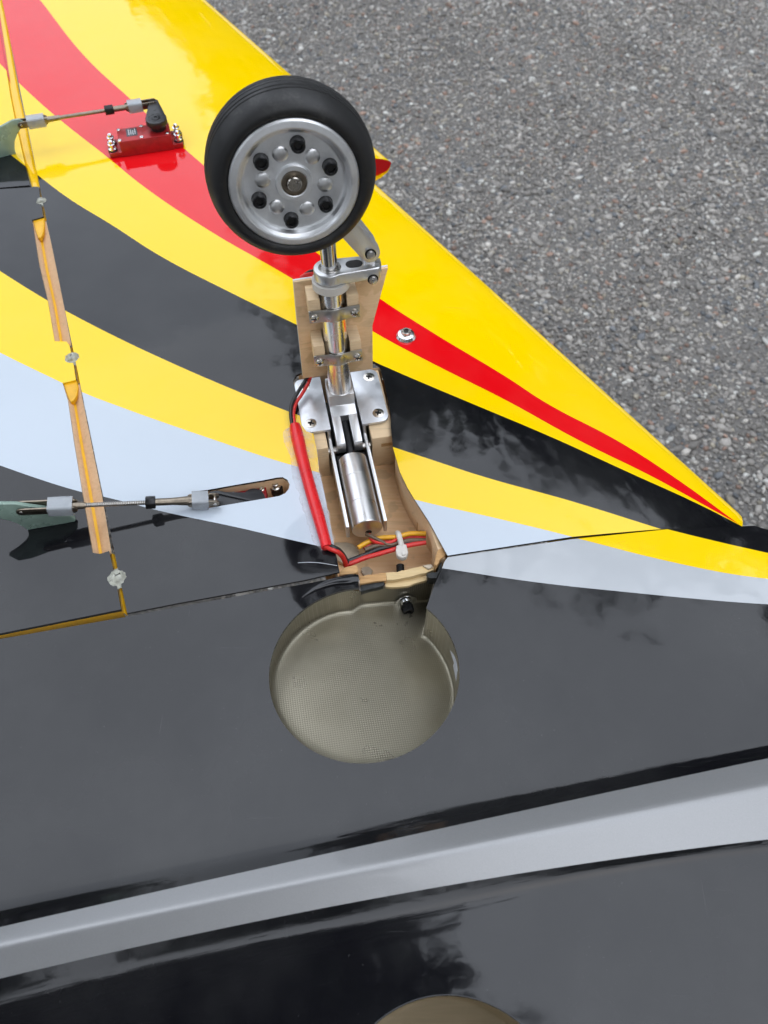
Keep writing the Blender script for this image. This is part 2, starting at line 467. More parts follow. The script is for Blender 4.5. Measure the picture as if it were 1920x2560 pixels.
def weave():
    b = NB('glass_cloth_liner')
    v = b.mapv((1, 1, 1), (0, 0, RAD(-11)))
    wx = b.n('ShaderNodeTexWave', wave_type='BANDS', bands_direction='X'); wy = b.n('ShaderNodeTexWave', wave_type='BANDS', bands_direction='Y')
    for q in (wx, wy):
        q.inputs['Scale'].default_value = 300; q.inputs['Distortion'].default_value = .5; q.inputs['Detail'].default_value = 1
        q.inputs['Detail Scale'].default_value = .6
        b.l(v, q.inputs['Vector'])
    h = b.math('MULTIPLY', wx.outputs['Fac'], wy.outputs['Fac'])
    dirt = b.rng(b.noise(45, 5, .6), .45, .75, 0, .6)
    col = b.mix(b.rng(h, 0, 1, 0, 1), (.275, .25, .185), (.34, .31, .245))
    col = b.mix(dirt, col, (.225, .205, .15))
    b.set(Base_Color=col, Metallic=.7, Roughness=b.rng(b.noise(60, 4), .3, .7, .26, .38))
    b.bump(h, .17, .0005); return b.mat
M['weave'] = weave()

# ---------------------------------------------------------------- setting: asphalt
GZ = -450.0
def tag(o, label=None, cat=None, group=None, kind=None):
    for k, v in (('label', label), ('category', cat), ('group', group), ('kind', kind)):
        if v: o[k] = v
    return o
mb = MB(); mb.add([(-60000, -60000, GZ), (60000, -60000, GZ), (60000, 60000, GZ), (-60000, 60000, GZ)], [(0, 1, 2, 3)])
tag(mb.build('asphalt_ground', M['asphalt']), 'grey asphalt ground beneath the model jet', None, None, 'structure')

def stone_mat():
    b = NB('asphalt_stones')
    at = b.n('ShaderNodeAttribute', attribute_name='stone_colour')
    b.set(Base_Color=b.mix(b.rng(b.noise(500, 4), .35, .7, 0, .35), at.outputs['Color'], (.06, .06, .058)), Roughness=.7)
    b.p.inputs['Specular IOR Level'].default_value = .35
    return b.mat
def stones():
    # region of ground the picture can see, with a margin
    cor = [UXY(-250, 1500, GZ), UXY(2150, 1500, GZ), UXY(2150, -90, GZ), UXY(250, -90, GZ), UXY(250, 400, GZ)]
    A = np.array(cor); lo, hi = A.min(0), A.max(0)
    sp = 5.6
    gx, gy = np.meshgrid(np.arange(lo[0], hi[0], sp), np.arange(lo[1], hi[1], sp))
    gx = gx.ravel() + rng.uniform(-.48, .48, gx.size) * sp; gy = gy.ravel() + rng.uniform(-.48, .48, gy.size) * sp
    k = inpoly(gx, gy, cor); gx, gy = gx[k], gy[k]
    N = len(gx)
    t = (1 + 5 ** .5) / 2
    ico = np.array([(-1, t, 0), (1, t, 0), (-1, -t, 0), (1, -t, 0), (0, -1, t), (0, 1, t), (0, -1, -t), (0, 1, -t), (t, 0, -1), (t, 0, 1), (-t, 0, -1), (-t, 0, 1)]) / math.hypot(1, t)
    fc = np.array([(0, 11, 5), (0, 5, 1), (0, 1, 7), (0, 7, 10), (0, 10, 11), (1, 5, 9), (5, 11, 4), (11, 10, 2), (10, 7, 6), (7, 1, 8), (3, 9, 4), (3, 4, 2), (3, 2, 6), (3, 6, 8), (3, 8, 9), (4, 9, 5), (2, 4, 11), (6, 2, 10), (8, 6, 7), (9, 8, 1)])
    r = np.clip(rng.lognormal(math.log(2.55), .40, N), 1.1, 7.5)
    v = ico[None] * (1 + rng.uniform(-.28, .28, (N, 12, 1)))
    v = v * (r[:, None] * np.stack([rng.uniform(.75, 1.35, N), rng.uniform(.75, 1.2, N), rng.uniform(.42, .70, N)], 1))[:, None, :]
    a = rng.uniform(0, 6.283, N); ca, sa = np.cos(a)[:, None], np.sin(a)[:, None]
    x = v[..., 0] * ca - v[..., 1] * sa; y = v[..., 0] * sa + v[..., 1] * ca
    tl = rng.uniform(-.5, .5, N)[:, None]
    z = v[..., 2] + x * tl
    # uneven rolled surface
    hz = GZ + r * .15 + rng.uniform(-.35, .4, N) + .5 * np.sin(gx / 61) * np.cos(gy / 83)
    P = np.stack([x + gx[:, None], y + gy[:, None], z + hz[:, None]], -1).reshape(-1, 3) * MM
    Fi = (fc[None] + (np.arange(N) * 12)[:, None, None]).reshape(-1).astype(np.int32)
    me = bpy.data.meshes.new('asphalt_gravel')
    me.vertices.add(N * 12); me.vertices.foreach_set('co', P.ravel().astype(np.float32))
    nf = N * 20
    me.loops.add(nf * 3); me.loops.foreach_set('vertex_index', Fi)
    me.polygons.add(nf); me.polygons.foreach_set('loop_start', np.arange(0, nf * 3, 3, dtype=np.int32))
    me.update(calc_edges=True); me.validate()
    g = np.clip(rng.lognormal(math.log(.285), .29, N), .11, .6)[:, None]
    col = np.repeat(g, 3, 1) * np.array([1.04, .975, .89])
    wear = 1.12 + .05 * np.sin(gx / 210 + 1.3 * np.sin(gy / 330)) + .04 * np.sin(gy / 150 + gx / 400) + .05 * np.sin(gx / 47 + gy / 61)
    col = col * wear[:, None]
    u = rng.uniform(0, 1, N)
    pk = u < .042; col[pk] = np.array([.37, .25, .195]) * rng.uniform(.6, 1.3, (pk.sum(), 1))
    wt = (u > .055) & (u < .10); col[wt] = np.array([.66, .65, .61]) * rng.uniform(.75, 1.2, (wt.sum(), 1))
    bl = (u > .10) & (u < .17); col[bl] = np.array([.19, .20, .21]) * rng.uniform(.6, 1.3, (bl.sum(), 1))
    tn = (u > .17) & (u < .22); col[tn] = np.array([.40, .36, .29]) * rng.uniform(.7, 1.2, (tn.sum(), 1))
    ca_ = np.ones((N, 12, 4)); ca_[..., :3] = col[:, None, :]
    at = me.color_attributes.new('stone_colour', 'FLOAT_COLOR', 'POINT'); at.data.foreach_set('color', ca_.ravel().astype(np.float32))
    me.materials.append(stone_mat())
    o = bpy.data.objects.new('asphalt_gravel', me); C.objects.link(o)
    tag(o, 'grey, white and reddish stone chips bound in the asphalt', 'gravel', None, 'stuff')
stones()

# ---------------------------------------------------------------- trees round the tarmac, seen mirrored in the glossy film
M['bark'] = plain('bark', (.07, .055, .042), .85, var=.4, scale=9, bump=.8, bscale=20)
M['leaf'] = plain('leaves', (.045, .075, .028), .55, var=.45, scale=1.4)
def tree(az, dist, h, cr, low, n_leaf, leaf, dx=0, dy=0, nc=46):
    a = RAD(az); bx_, by_ = math.sin(a) * dist, math.cos(a) * dist; g = GZ * MM
    t = bpy.data.objects.new('leafy_tree', None); C.objects.link(t); t.location = (bx_, by_, g)
    tag(t, 'leafy tree standing beside the tarmac, mirrored in the glossy film', 'tree', 'trees round the tarmac')
    k = 1000.0
    m = MB(); m.tube([(0, 0, -100), (.05 * k, .03 * k, h * .3 * k), (dx * .4 * k, dy * .4 * k, h * .6 * k), (dx * .8 * k, dy * .8 * k, h * .85 * k)], lambda u: (.17 - .13 * u) * k * h / 7, 10)
    for i in range(7):
        b_ = random.uniform(0, 6.28); z0 = h * random.uniform(.35, .7) * k
        m.tube([(dx * .4 * k, dy * .4 * k, z0), ((dx * .7 + math.cos(b_) * cr * .45) * k, (dy * .7 + math.sin(b_) * cr * .45) * k, z0 + .5 * k), ((dx + math.cos(b_) * cr * .85) * k, (dy + math.sin(b_) * cr * .85) * k, z0 + h * .14 * k)], lambda u: (.06 - .05 * u) * k, 6)
    tr = m.build('trunk', M['bark']); tr.parent = t
    # crown: leaves gathered in clumps through an uneven volume
    th_ = rng.uniform(0, 6.283, nc); ph = rng.uniform(-1, 1, nc); rr = rng.uniform(.45, 1.0, nc) ** .6
    cx = rr * np.sqrt(1 - ph ** 2) * np.cos(th_) * cr * .8 + dx; cy = rr * np.sqrt(1 - ph ** 2) * np.sin(th_) * cr * .8 + dy
    zc = (low + h) / 2; cz = zc + rr * ph * (h - low) / 2 * .85
    rc = rng.uniform(.20, .42, nc) * cr
    w_ = rng.integers(0, nc, n_leaf); d = rng.normal(0, .5, (n_leaf, 3)) * rc[w_][:, None]
    P = np.stack([cx[w_], cy[w_], cz[w_]], 1) + d
    nrm = rng.normal(0, 1, (n_leaf, 3)); nrm /= np.linalg.norm(nrm, axis=1)[:, None]
    u_ = np.cross(nrm, rng.normal(0, 1, (n_leaf, 3))); u_ /= np.linalg.norm(u_, axis=1)[:, None]; v_ = np.cross(nrm, u_)
    s_ = rng.uniform(.6, 1.3, n_leaf)[:, None] * leaf
    V = np.stack([P - u_ * s_, P + v_ * s_ * .45, P + u_ * s_, P - v_ * s_ * .45], 1).reshape(-1, 3)
    me = bpy.data.meshes.new('crown'); me.vertices.add(len(V)); me.vertices.foreach_set('co', V.ravel().astype(np.float32))
    me.loops.add(n_leaf * 4); me.loops.foreach_set('vertex_index', np.arange(n_leaf * 4, dtype=np.int32)); me.polygons.add(n_leaf)
    me.polygons.foreach_set('loop_start', np.arange(0, n_leaf * 4, 4, dtype=np.int32)); me.update(calc_edges=True); me.materials.append(M['leaf'])
    o = bpy.data.objects.new('crown', me); C.objects.link(o); o.parent = t
for az, dist, h, cr, low in ((-6, 11, 6.6, 1.9, .8), (3, 10, 12.8, 2.5, .8), (21, 10.5, 12.3, 2.8, .7), (41, 10.8, 11.0, 2.8, .7), (62, 10.5, 10.2, 2.8, .6), (84, 9, 10.0, 2.7, .7),
                             (108, 10, 9.2, 2.7, .7), (132, 10, 7.8, 2.6, .6), (155, 11, 7.6, 2.7, .6), (178, 11, 8.0, 2.8, .6), (203, 11, 8.2, 2.7, .6), (232, 11, 7.0, 2.5, .6), (260, 12, 7.6, 2.6, .6), (284, 12, 7.6, 2.6, .4), (307, 13, 6.8, 2.5, .4), (326, 15, 4.8, 2.4, .4)):
    tree(az, dist, h, cr, low, 15000 if 0 < az < 70 else 7000, .20 if 0 < az < 70 else .17, nc=75 if 0 < az < 70 else 46)
tree(225, 4.5, 10.2, 2.5, 5.0, 26000, .17, 1.3, 1.8, 90)
tree(215, 6.1, 10.0, 2.6, 3.6, 26000, .17, 1.5, 1.8, 90)

# ================================================================= the model jet
jet = bpy.data.objects.new('model_jet', None); C.objects.link(jet)
jet.location = (0, .25, GZ * MM)
tag(jet, 'upside-down yellow, red, black and white model jet with one landing gear leg raised', 'model aircraft')

TH = RAD(11.25)
G = frame((-18.4, 262.8, 0), (math.cos(TH), math.sin(TH), 0), (0, 0, 1))      # x chordwise, y outboard, z up

# ---------------------------------------------------------------- wing skin
LE_T, LE_L = 11.0, 112.0
LEI0, LEI1 = Vector((-21.1, 534.7)), Vector((190.7, 222.2))
LEO0, LEO1 = Vector((-236.6, 900.0)), Vector((5.4, 540.0))
def le_dist(X, Y, a, b):
    d = (b - a).normalized(); n = Vector((d.y, -d.x))
    if n.x > 0: n = -n
    return (X - a.x) * n.x + (Y - a.y) * n.y, n
def zprof(d):
    u = np.clip(1 - np.asarray(d) / LE_L, 0, 1)
    return -LE_T * (1 - np.sqrt(np.maximum(0, 1 - u ** 2.5)))
def zin(X, Y): return zprof(le_dist(X, Y, LEI0, LEI1)[0])
def zout(X, Y): return zprof(le_dist(X, Y, LEO0, LEO1)[0])
def le_rows(a, b, ds, step=5):
    _, n = le_dist(0, 0, a, b); k = int((b - a).length / step); pts = []
    for j, d in enumerate(ds):
        for i in range(k + 1):
            p = a.lerp(b, (i + .5 * (j % 2)) / k) + n * d; pts.append((p.x, p.y))
    return pts
def le_wrap(mb, a, b, mi=0):
    _, n = le_dist(0, 0, a, b); k = 40; rows = [(0, 1.0), (.9, 1.3), (3, 1.55), (9, 1.8), (30, 2.0), (90, 2.05)]
    vs_ = []; fs_ = []
    for d, zt in rows:
        for i in range(k + 1):
            p = a.lerp(b, i / k) + n * d; vs_.append((p.x, p.y, -LE_T * zt))
    for j in range(len(rows) - 1):
        for i in range(k):
            q = j * (k + 1) + i; fs_.append((q, q + k + 1, q + k + 2, q + 1))
    mb.add(vs_, fs_, mi)

BAY_L = [(849, 1430), (837, 1370), (825, 1307), (810, 1228), (798, 1180), (793, 1131), (783, 1084), (766, 1078), (754, 1062), (738, 977), (733, 952), (741, 938), (755, 932)]
BAY_R = [(935, 906), (949, 916), (958, 948), (977, 1035), (977, 1066), (982, 1118), (1000, 1180), (1019, 1220), (1036, 1248), (1073, 1305), (1119, 1389)]
bayL = [UXY(*p) for p in BAY_L]; bayR = [UXY(*p) for p in BAY_R]
def hinge_x(y): return -347 + (772.7 - y) * .3655
joint_l = [(-99.2, 165.9), (-39.1, 178.4)]
joint_r = [(95.1, 203.2), (144.7, 209.0), (186, 211.2)]
MH = (-243.8, 490.5)
inboard = [(-122.6, 160.6)] + joint_l + bayL + bayR + joint_r + [tuple(LEI1), tuple(LEI0), MH]
outboard = [MH, tuple(LEO1), tuple(LEO0), (hinge_x(900), 900)]
SLOT = [(481, 1269), (496, 1274), (580, 1260), (664, 1246), (698, 1240), (713, 1233), (722, 1222), (724, 1211), (719, 1200), (707, 1193), (692, 1194), (662, 1200), (590, 1212), (523, 1224), (481, 1229)]
slot = [UXY(*p) for p in SLOT]
ROWS = [.35, 1.0, 2.0, 3.4, 5.2, 7.5, 10.5, 14.5, 19, 24]
mb = MB()
panel(mb, inboard, zin, 5, [slot], le_rows(LEI0, LEI1, ROWS), 0, 1.3, 2)
panel(mb, outboard, zout, 6, [], le_rows(LEO0, LEO1, ROWS), 0, 0)
le_wrap(mb, LEI0, LEI1); le_wrap(mb, LEO0, LEO1)
# red end face of the leading-edge dog-tooth
ts = np.linspace(0, 1, 14) ** 2.6; kx = LEO1.x + (LEI0.x - LEO1.x) * ts; ky = LEO1.y + (LEI0.y - LEO1.y) * ts
zt = zout(kx, ky); kk = len(ts)
dn = np.array([0, .9, 3, 6, 9, 12, 15, 18, 21, 24, 26, 28, 30, 32]); zb = -LE_T * np.interp(.92 * 27 * ts, [0, .9, 3, 9, 30], [1.0, 1.36, 1.62, 1.88, 2.1])
mb.add([(x, y - .05, z) for x, y, z in zip(kx, ky, zt)] + [(x, y - .05, z) for x, y, z in zip(kx, ky, zb)], [(i, kk + i, kk + i + 1, i + 1) for i in range(kk - 1)], 1)
wing = mb.build('wing', [M['film'], M['red'], M['black']], jet, label='glossy striped wing panel in yellow, red, black and white', sharp=50)

# ---------------------------------------------------------------- flap and aileron
def flat(X, Y): return np.zeros_like(X) - .25
FLAP_R = [(97, 466), (100, 492), (108, 541), (80, 549), (97, 658), (119, 751), (136, 852), (166, 853), (173, 862), (181, 893), (189, 949), (156, 957), (169, 1000), (185, 1109), (206, 1237), (231, 1381), (250, 1384), (272, 1377), (288, 1443), (302, 1523)]
flap_ol = [UXY(*p) for p in FLAP_R] + [UXY(0, 1583), UXY(-260, 1634), UXY(-330, 500), UXY(0, 472)]
mb = MB(); panel(mb, flap_ol, flat, 8, skirt=2.0)
A, B_, C2 = UXY(302, 1523), UXY(0, 1583), UXY(-260, 1634)
mb.add([(A[0], A[1], -2.2), (B_[0], B_[1], -2.2), (C2[0], C2[1], -2.2), (A[0], A[1], -9), (B_[0], B_[1], -9), (C2[0], C2[1], -9)], [(0, 1, 4, 3), (1, 2, 5, 4)], 1)
flap = mb.build('flap', [M['film'], M['yellow_dull']], jet, label='striped flap along the trailing edge, black at its root')
AIL_R = [(-60, -260), (-8, 40), (15, 169), (25, 236), (37, 297), (61, 405), (75, 462)]
ail_ol = [UXY(*p) for p in AIL_R] + [UXY(0, 468.5), UXY(-330, 497), UXY(-420, 0), UXY(-500, -260)]
mb = MB(); panel(mb, ail_ol, flat, 8, skirt=2.0)
ail = mb.build('aileron', [M['film']], jet, label='yellow and red aileron outboard of the flap')

def strip(name, L, R, secs, mat, parent, label=None):
    """loft across a gap: L and R are matching plan polylines, secs = (fraction from R to L, z)"""
    L = resample(L, 12, False); n = len(L)
    Rr = [Vector(R[0]).lerp(Vector(R[-1]), 0) for _ in range(0)]
    def at(poly, t):
        ls = [math.hypot(poly[i + 1][0] - poly[i][0], poly[i + 1][1] - poly[i][1]) for i in range(len(poly) - 1)]
        d = t * sum(ls)
        for i, l in enumerate(ls):
            if d <= l or i == len(ls) - 1: return Vector(poly[i]).lerp(Vector(poly[i + 1]), min(1, d / l))
            d -= l
    K = 40; vs_ = []; fs_ = []
    for fr, z in secs:
        for i in range(K + 1):
            p = at(R, i / K).lerp(at(L, i / K), fr); vs_.append((p.x, p.y, z))
    for j in range(len(secs) - 1):
        for i in range(K):
            q = j * (K + 1) + i; fs_.append((q, q + 1, q + K + 2, q + K + 1))
    m = MB(); m.add(vs_, fs_); return m.build(name, mat, parent, label=label, sharp=60)
def gap(pl, pr): return [UXY(*p) for p in pl], [UXY(*p) for p in pr]
# hinge gap: beech rear spar, yellow line of covering, bare flap edge
for pl, pr in (([(80, 549), (97, 658), (119, 751), (136, 854)], [(114, 549), (132, 627), (161, 774), (177, 860)]),
               ([(156, 957), (169, 1000), (185, 1109), (206, 1237), (231, 1382)], [(198, 957), (206, 1000), (228, 1109), (254, 1237), (278, 1382)])):
    L, R = gap(pl, pr)
    strip('rear_spar', L, R, [(0, -.9), (.02, -1.2), (.62, -5.2), (.70, -6.5), (.72, -9)], M['beech'], wing)
    strip('covering_edge', L, R, [(.60, -8.5), (.60, -5.0), (.76, -4.6), (.77, -8.5)], M['yellow_dull'], wing)
    strip('flap_edge', L, R, [(.745, -8.6), (.75, -4.7), (1.0, -1.6), (1.03, -1.6)], M['beech'], flap)
for pl, pr in (([(94, 462), (97, 482), (108, 545)], [(99, 462), (106, 492), (116, 545)]), ([(173, 860), (181, 893), (190, 950)], [(180, 860), (186, 893), (199, 952)]),
               ([(272, 1378), (288, 1443), (302, 1525)], [(281, 1378), (295, 1443), (313, 1531)])):
    L, R = gap(pl, pr)
    strip('hinge_line', L, R, [(-.1, -3.5), (.5, -2.2), (1.1, -3.5)], M['yellow_dull'], wing)
# quarter-round end caps of the hinge pockets
for poly in ([(81, 547), (111, 543), (112, 560), (108, 582), (102, 594), (95, 594), (88, 575)], [(157, 957), (192, 950), (196, 968), (192, 988), (184, 1001), (176, 1005), (168, 990)]):
    m = MB(); m.prism([UXY(px, py, -1.2) for px, py in poly], -4.4, -1.2); m.build('hinge_pocket', M['yellow_dull'], flap, .5)
# rounded yellow leading edge of the aileron in its gap
L, R = gap([(-60, -260), (-8, 40), (15, 169), (25, 236), (37, 297), (61, 405), (78, 464)], [(-42, -260), (13, 40), (36, 169), (48, 236), (62, 297), (85, 405), (99, 464)])
strip('aileron_nose', L, R, [(0, -1.6), (.25, -1.0), (.55, -.75), (.8, -.8), (1.0, -1.4), (1.04, -3)], M['yellow'], ail)
L, R = gap([(-62, -260), (-10, 40), (13, 169), (24, 205)], [(-52, -260), (0, 40), (17, 150), (25, 205)])
strip('red_edge', L, R, [(0, -.55), (.5, -.50), (1.0, -.9)], M['red'], ail)
# glue blobs on the hinges
for i, (px, py, r) in enumerate([(104, 502, 3.6), (181, 893, 4.4), (293, 1443, 4.6)]):
    c = U(px, py, 0); m = MB()
    prof = [(r * 1.35, -1.4), (r * 1.15, -.5), (r * .8, .3), (r * .72, 1.0), (r * .45, 1.8), (0.001, 2.0)]
    m.lathe(prof, 18, M=Matrix.Translation(c) @ Matrix.Rotation(RAD(20), 4, 'Z') @ Matrix.Diagonal((1, .95, 1, 1)))
    m.v = [(x + random.uniform(-.45, .45), y + random.uniform(-.45, .45), z) for x, y, z in m.v]
    m.build('hinge_glue', M['blob'], wing)

# ---------------------------------------------------------------- fuselage belly
def quad(pts, z): 
    P = np.array([UXY(px, py, z) for px, py in pts]); return np.polyfit(P[:, 0], P[:, 1], 2)
QT = quad([(0, 2318), (1000, 2094), (1920, 1896)], 14); QB = quad([(0, 2448), (1000, 2236), (1920, 2100)], 14); QC = quad([(0, 2364), (1042, 2147), (1920, 1973)], 18)
YT, YB, YC = (lambda x, q=q: np.polyval(q, x) for q in (QT, QB, QC))
ZC = 18.0
TT = np.linspace(0, 6, 400); TI = np.concatenate([[0], np.cumsum(.5 * (1 / (1 + TT[1:] ** 4) + 1 / (1 + TT[:-1] ** 4)) * np.diff(TT))])
def fillet(d, w_, slope): return slope * w_ * np.interp(np.maximum(d, 0) / w_, TT, TI)
def zfu(X, Y):
    X = np.asarray(X, float); Y = np.asarray(Y, float); yt, yb, yc = YT(X), YB(X), YC(X)
    d = Y - yt
    wu = np.clip(6.2 - X / 75, 3.6, 8.5); su = np.clip(.60 - X / 1000, .42, .78); fu = fillet(d, wu, su)
    up = 14.2 - fu - (14.2 - su * wu * 1.11) * np.clip(d / 122, 0, 1.2)
    d2 = yb - Y
    wl_ = np.clip(6.5 - X / 38, 3.4, 11); lo = 15.6 - fillet(d2, wl_, .66) - .045 * np.maximum(d2 - 10, 0)
    wt = np.where(Y > yc, (Y - yc) / np.maximum(yt - yc, 1), (yc - Y) / np.maximum(yc - yb, 1))
    band = ZC + .05 - np.where(Y > yc, 3.85, 2.45) * (np.sqrt(wt ** 2 + .006) - .0775) / .9255
    return np.where(Y > yt, up, np.where(Y < yb, lo, band))
HC, HR = (-9.0, 131.0), 43.0
a0 = math.atan2(175.5 - HC[1], -12.2 - HC[0]); p1 = UXY(1066, 1523); a1 = math.atan2(p1[1] - HC[1], p1[0] - HC[0])
arc = [(HC[0] + HR * math.cos(a), HC[1] + HR * math.sin(a)) for a in np.linspace(a0, a1 + 2 * math.pi, 90)]
neck_r = [UXY(1086, 1463), UXY(1104, 1424), UXY(1111, 1404), UXY(1119, 1392)]
xs = np.linspace(330, -330, 70)
top_edge = [(-330, 117.6), (-123.2, 158.8), (-99.2, 164.1), (-39.1, 176.5), (-21.7, 180.3), UXY(893, 1439)]
right_edge = [(95.1, 202.0), (144.7, 207.7), (189.2, 209.4), UXY(1920, 1341, -4), (250, 190), (330, 150)]
DS = [0, .5, 1.2, 2, 2.8, 3.6, 4.4, 5.2, 6, 6.8, 7.6, 8.4, 9.4, 10.6, 12, 13.5, 15.5, 18, 21, 24]
def side(mb_, fn, sg):
    X_ = np.linspace(-330, 330, 170); n_ = len(X_); vs_ = []; fs_ = []
    for d in DS:
        y = fn(X_) + sg * (d + (1e-6 if d == 0 else 0)); z = zfu(X_, y); vs_ += [(float(p), float(q), float(r)) for p, q, r in zip(X_, y, z)]
    for j in range(len(DS) - 1):
        for i in range(n_ - 1):
            f = (j * n_ + i, j * n_ + i + 1, (j + 1) * n_ + i + 1, (j + 1) * n_ + i); fs_.append(f if sg > 0 else f[::-1])
    mb_.add(vs_, fs_)
ol = top_edge + arc + neck_r + right_edge + [(x, float(YT(x)) + 24) for x in xs]
mb = MB(); panel(mb, ol, zfu, 5, [], None, 0, 1.6, 1); side(mb, YT, 1); side(mb, YB, -1)
h2c = Vector(UXY(1128, 2862, 3)); hole2 = [(h2c.x + 42.5 * math.cos(a), h2c.y + 42.5 * math.sin(a)) for a in np.linspace(0, 2 * math.pi, 72, endpoint=False)]
ol = [(x, float(YB(x)) - 24) for x in xs] + [(-330, -160), (330, -160)]
panel(mb, ol, zfu, 6, [hole2], None, 0, 1.6, 1)
fus = mb.build('fuselage', [M['fuse'], M['black']], jet, label='glossy black fuselage belly with silver spine stripe and round wheel well', sharp=50)
mb = MB(); K = 16; vs_ = []; fs_ = []
for j in range(K + 1):
    for x in xs:
        yb, yt = float(YB(x)), float(YT(x)); y = yb + (yt - yb) * j / K
        yc = float(YC(x)); y = yb + (yc - yb) * (j / (K / 2)) if j <= K / 2 else yc + (yt - yc) * ((j - K / 2) / (K / 2))
        # crowd rows towards the crest
        vs_.append((x, y, float(zfu(x, np.float64(y))) + .12))
n = len(xs)
for j in range(K):
    for i in range(n - 1): fs_.append((j * n + i, j * n + i + 1, (j + 1) * n + i + 1, (j + 1) * n + i)[::-1])
mb.add(vs_, fs_); mb.build('spine_stripe', M['silver'], fus, label='broad silver stripe along the belly ridge', sharp=60)

# wheel well liner
def well(name, outline, cen, ztop, mat, parent, depth=34, low=None, tilt=False):
    m = MB(); n = len(outline); rows = [(1.0, None), (1.0, 2.2), (.992, 1.2), (.97, .5), (.93, .1)] + [(k, 0.0) for k in (.85, .75, .65, .55, .45, .35, .25, .15, .06)]
    def zfloor(x, y):
        if not tilt: return -depth
        return -depth - .17 * (x - cen[0]) - .24 * (y - cen[1]) - .0022 * (x - cen[0] + 4) ** 2      # floor falls away from the near left rim
    vs_ = []; fs_ = []
    for k, z in rows:
        for i, (x, y) in enumerate(outline):
            X_, Y_ = cen[0] + (x - cen[0]) * k, cen[1] + (y - cen[1]) * k
            zz = zfloor(X_, Y_) + z if z is not None else (ztop(x, y) if low is None else low(x, y))
            vs_.append((X_, Y_, zz))
    for j in range(len(rows) - 1):
        for i in range(n): fs_.append((j * n + i, j * n + (i + 1) % n, (j + 1) * n + (i + 1) % n, (j + 1) * n + i)[::-1])
    fs_.append(tuple(range((len(rows) - 1) * n, len(rows) * n)))
    m.add(vs_, fs_); return m.build(name, mat, parent, sharp=60, label='grey-gold glass cloth lining of the wheel well')
arc2 = [(HC[0] + (HR + .25) * math.cos(a), HC[1] + (HR + .25) * math.sin(a)) for a in np.linspace(a0 + .1, a1 + 2 * math.pi, 90)]
nl, nr = UXY(899, 1479, -11), UXY(1088, 1443, -11)
back = [(nr[0] + (nl[0] - nr[0]) * t, nr[1] + (nl[1] - nr[1]) * t) for t in np.linspace(0, 1, 16)]
def wz(x, y): return float(zfu(np.float64(x), np.float64(y))) - 1.4
def wlow(x, y): return -10.5 if y > 172 and x > -13 else wz(x, y)
liner = well('wheel_well', arc2 + back, HC, wz, M['weave'], fus, 15, wlow, True)
well('wheel_well', [(h2c.x + (p[0] - h2c.x) * 1.005, h2c.y + (p[1] - h2c.y) * 1.005) for p in hole2], tuple(h2c), wz, M['bay_dark'], fus, 30)
m = MB(); rp = hole2; m.tube([(x, y, wz(x, y) + 1.25) for x, y in rp + rp[:1]], .3, 6, sub=0, caps=False); m.build('well_rim', M['black'], fus)
# pale patch at the liner's side
m = MB(); pp = [UXY(1092, 1548, -10), UXY(1112, 1590, -14), UXY(1128, 1640, -16), UXY(1142, 1722, -18), UXY(1146, 1690, -6), UXY(1138, 1632, -4), UXY(1118, 1580, -4)]
m.add([(*pp[0], -9), (*pp[1], -14), (*pp[2], -16), (*pp[3], -16), (*pp[4], -4), (*pp[5], -3), (*pp[6], -3)], [(0, 1, 5, 6), (1, 2, 4, 5), (2, 3, 4)])
m.build('primer_patch', M['white_paint'], fus)

# ---------------------------------------------------------------- gear bay in the wing
bay_ol = bayL + bayR
cx_, cy_ = np.mean([p[0] for p in bay_ol]), np.mean([p[1] for p in bay_ol])
mb = MB()
wl = bayL[:8] + [UXY(760, 1040), UXY(745, 940)]; wr = [UXY(955, 920), UXY(982, 1066)] + bayR[5:]
def wall(mb_, pts, z0, z1, off):
    n = len(pts)
    q = [(x + off[0], y + off[1]) for x, y in pts]
    mb_.add([(x, y, z0) for x, y in q] + [(x, y, z1) for x, y in q], [(i, i + 1, n + i + 1, n + i) for i in range(n - 1)])
wall(mb, wl, -1.6, -38, (-1.2, 0)); wall(mb, wr, -1.6, -38, (1.4, 0))
wall(mb, [UXY(745, 940), UXY(955, 920)], -1.6, -38, (0, 2))
bay = mb.build('gear_bay', M['bay_wall'], wing, label='open plywood gear bay cut into the wing')
mb = MB(); mb.add([(*UXY(820, 1462, -29), -29.0), (*UXY(1125, 1410, -29), -29.0), (40, 340, -29.0), (-80, 330, -29.0)], [(0, 1, 2, 3)]); mb.build('bay_floor', M['bay'], wing)
# floor strip and rib along the leading-edge side of the bay
mb = MB(); pr = [UXY(1010, 1220, -30), UXY(1018, 1220, -30), UXY(1050, 1330, -30), UXY(1042, 1332, -30)]
mb.prism(pr, -29.4, -20); mb.build('bay_rib', M['ply_edge'], wing, .3)
# cut plywood side former with a round wire hole
mb = MB(); A_, B2 = Vector(UXY(1076, 1316, -6)), Vector(UXY(1108, 1402, -6))
e = (B2 - A_); nrm = Vector((-e.y, e.x)).normalized()
pts = [(0, -2)] + [(e.length * t, z) for t, z in ((.3, -2.6), (.62, -3.0), (1, -4.0), (1.05, -37), (.55, -37))] + [(e.length * (.26 + .16 * math.cos(a)), -22 + 9 * math.sin(a)) for a in np.linspace(-.9, 1.9, 9)] + [(e.length * .05, -14), (-4, -10)]
F_ = frame((A_.x, A_.y, 0), (e.x, e.y, 0), (nrm.x, nrm.y, 0))
mb.M = frame((A_.x, A_.y, 0), (e.x, e.y, 0), (e.y, -e.x, 0))
mb.prism(pts if (mb.M.to_3x3() @ Vector((0, 1, 0))).z > 0 else [(x, -z) for x, z in pts], -1.2, 1.2); mb.build('side_former', M['bay_wall'], wing, .2)
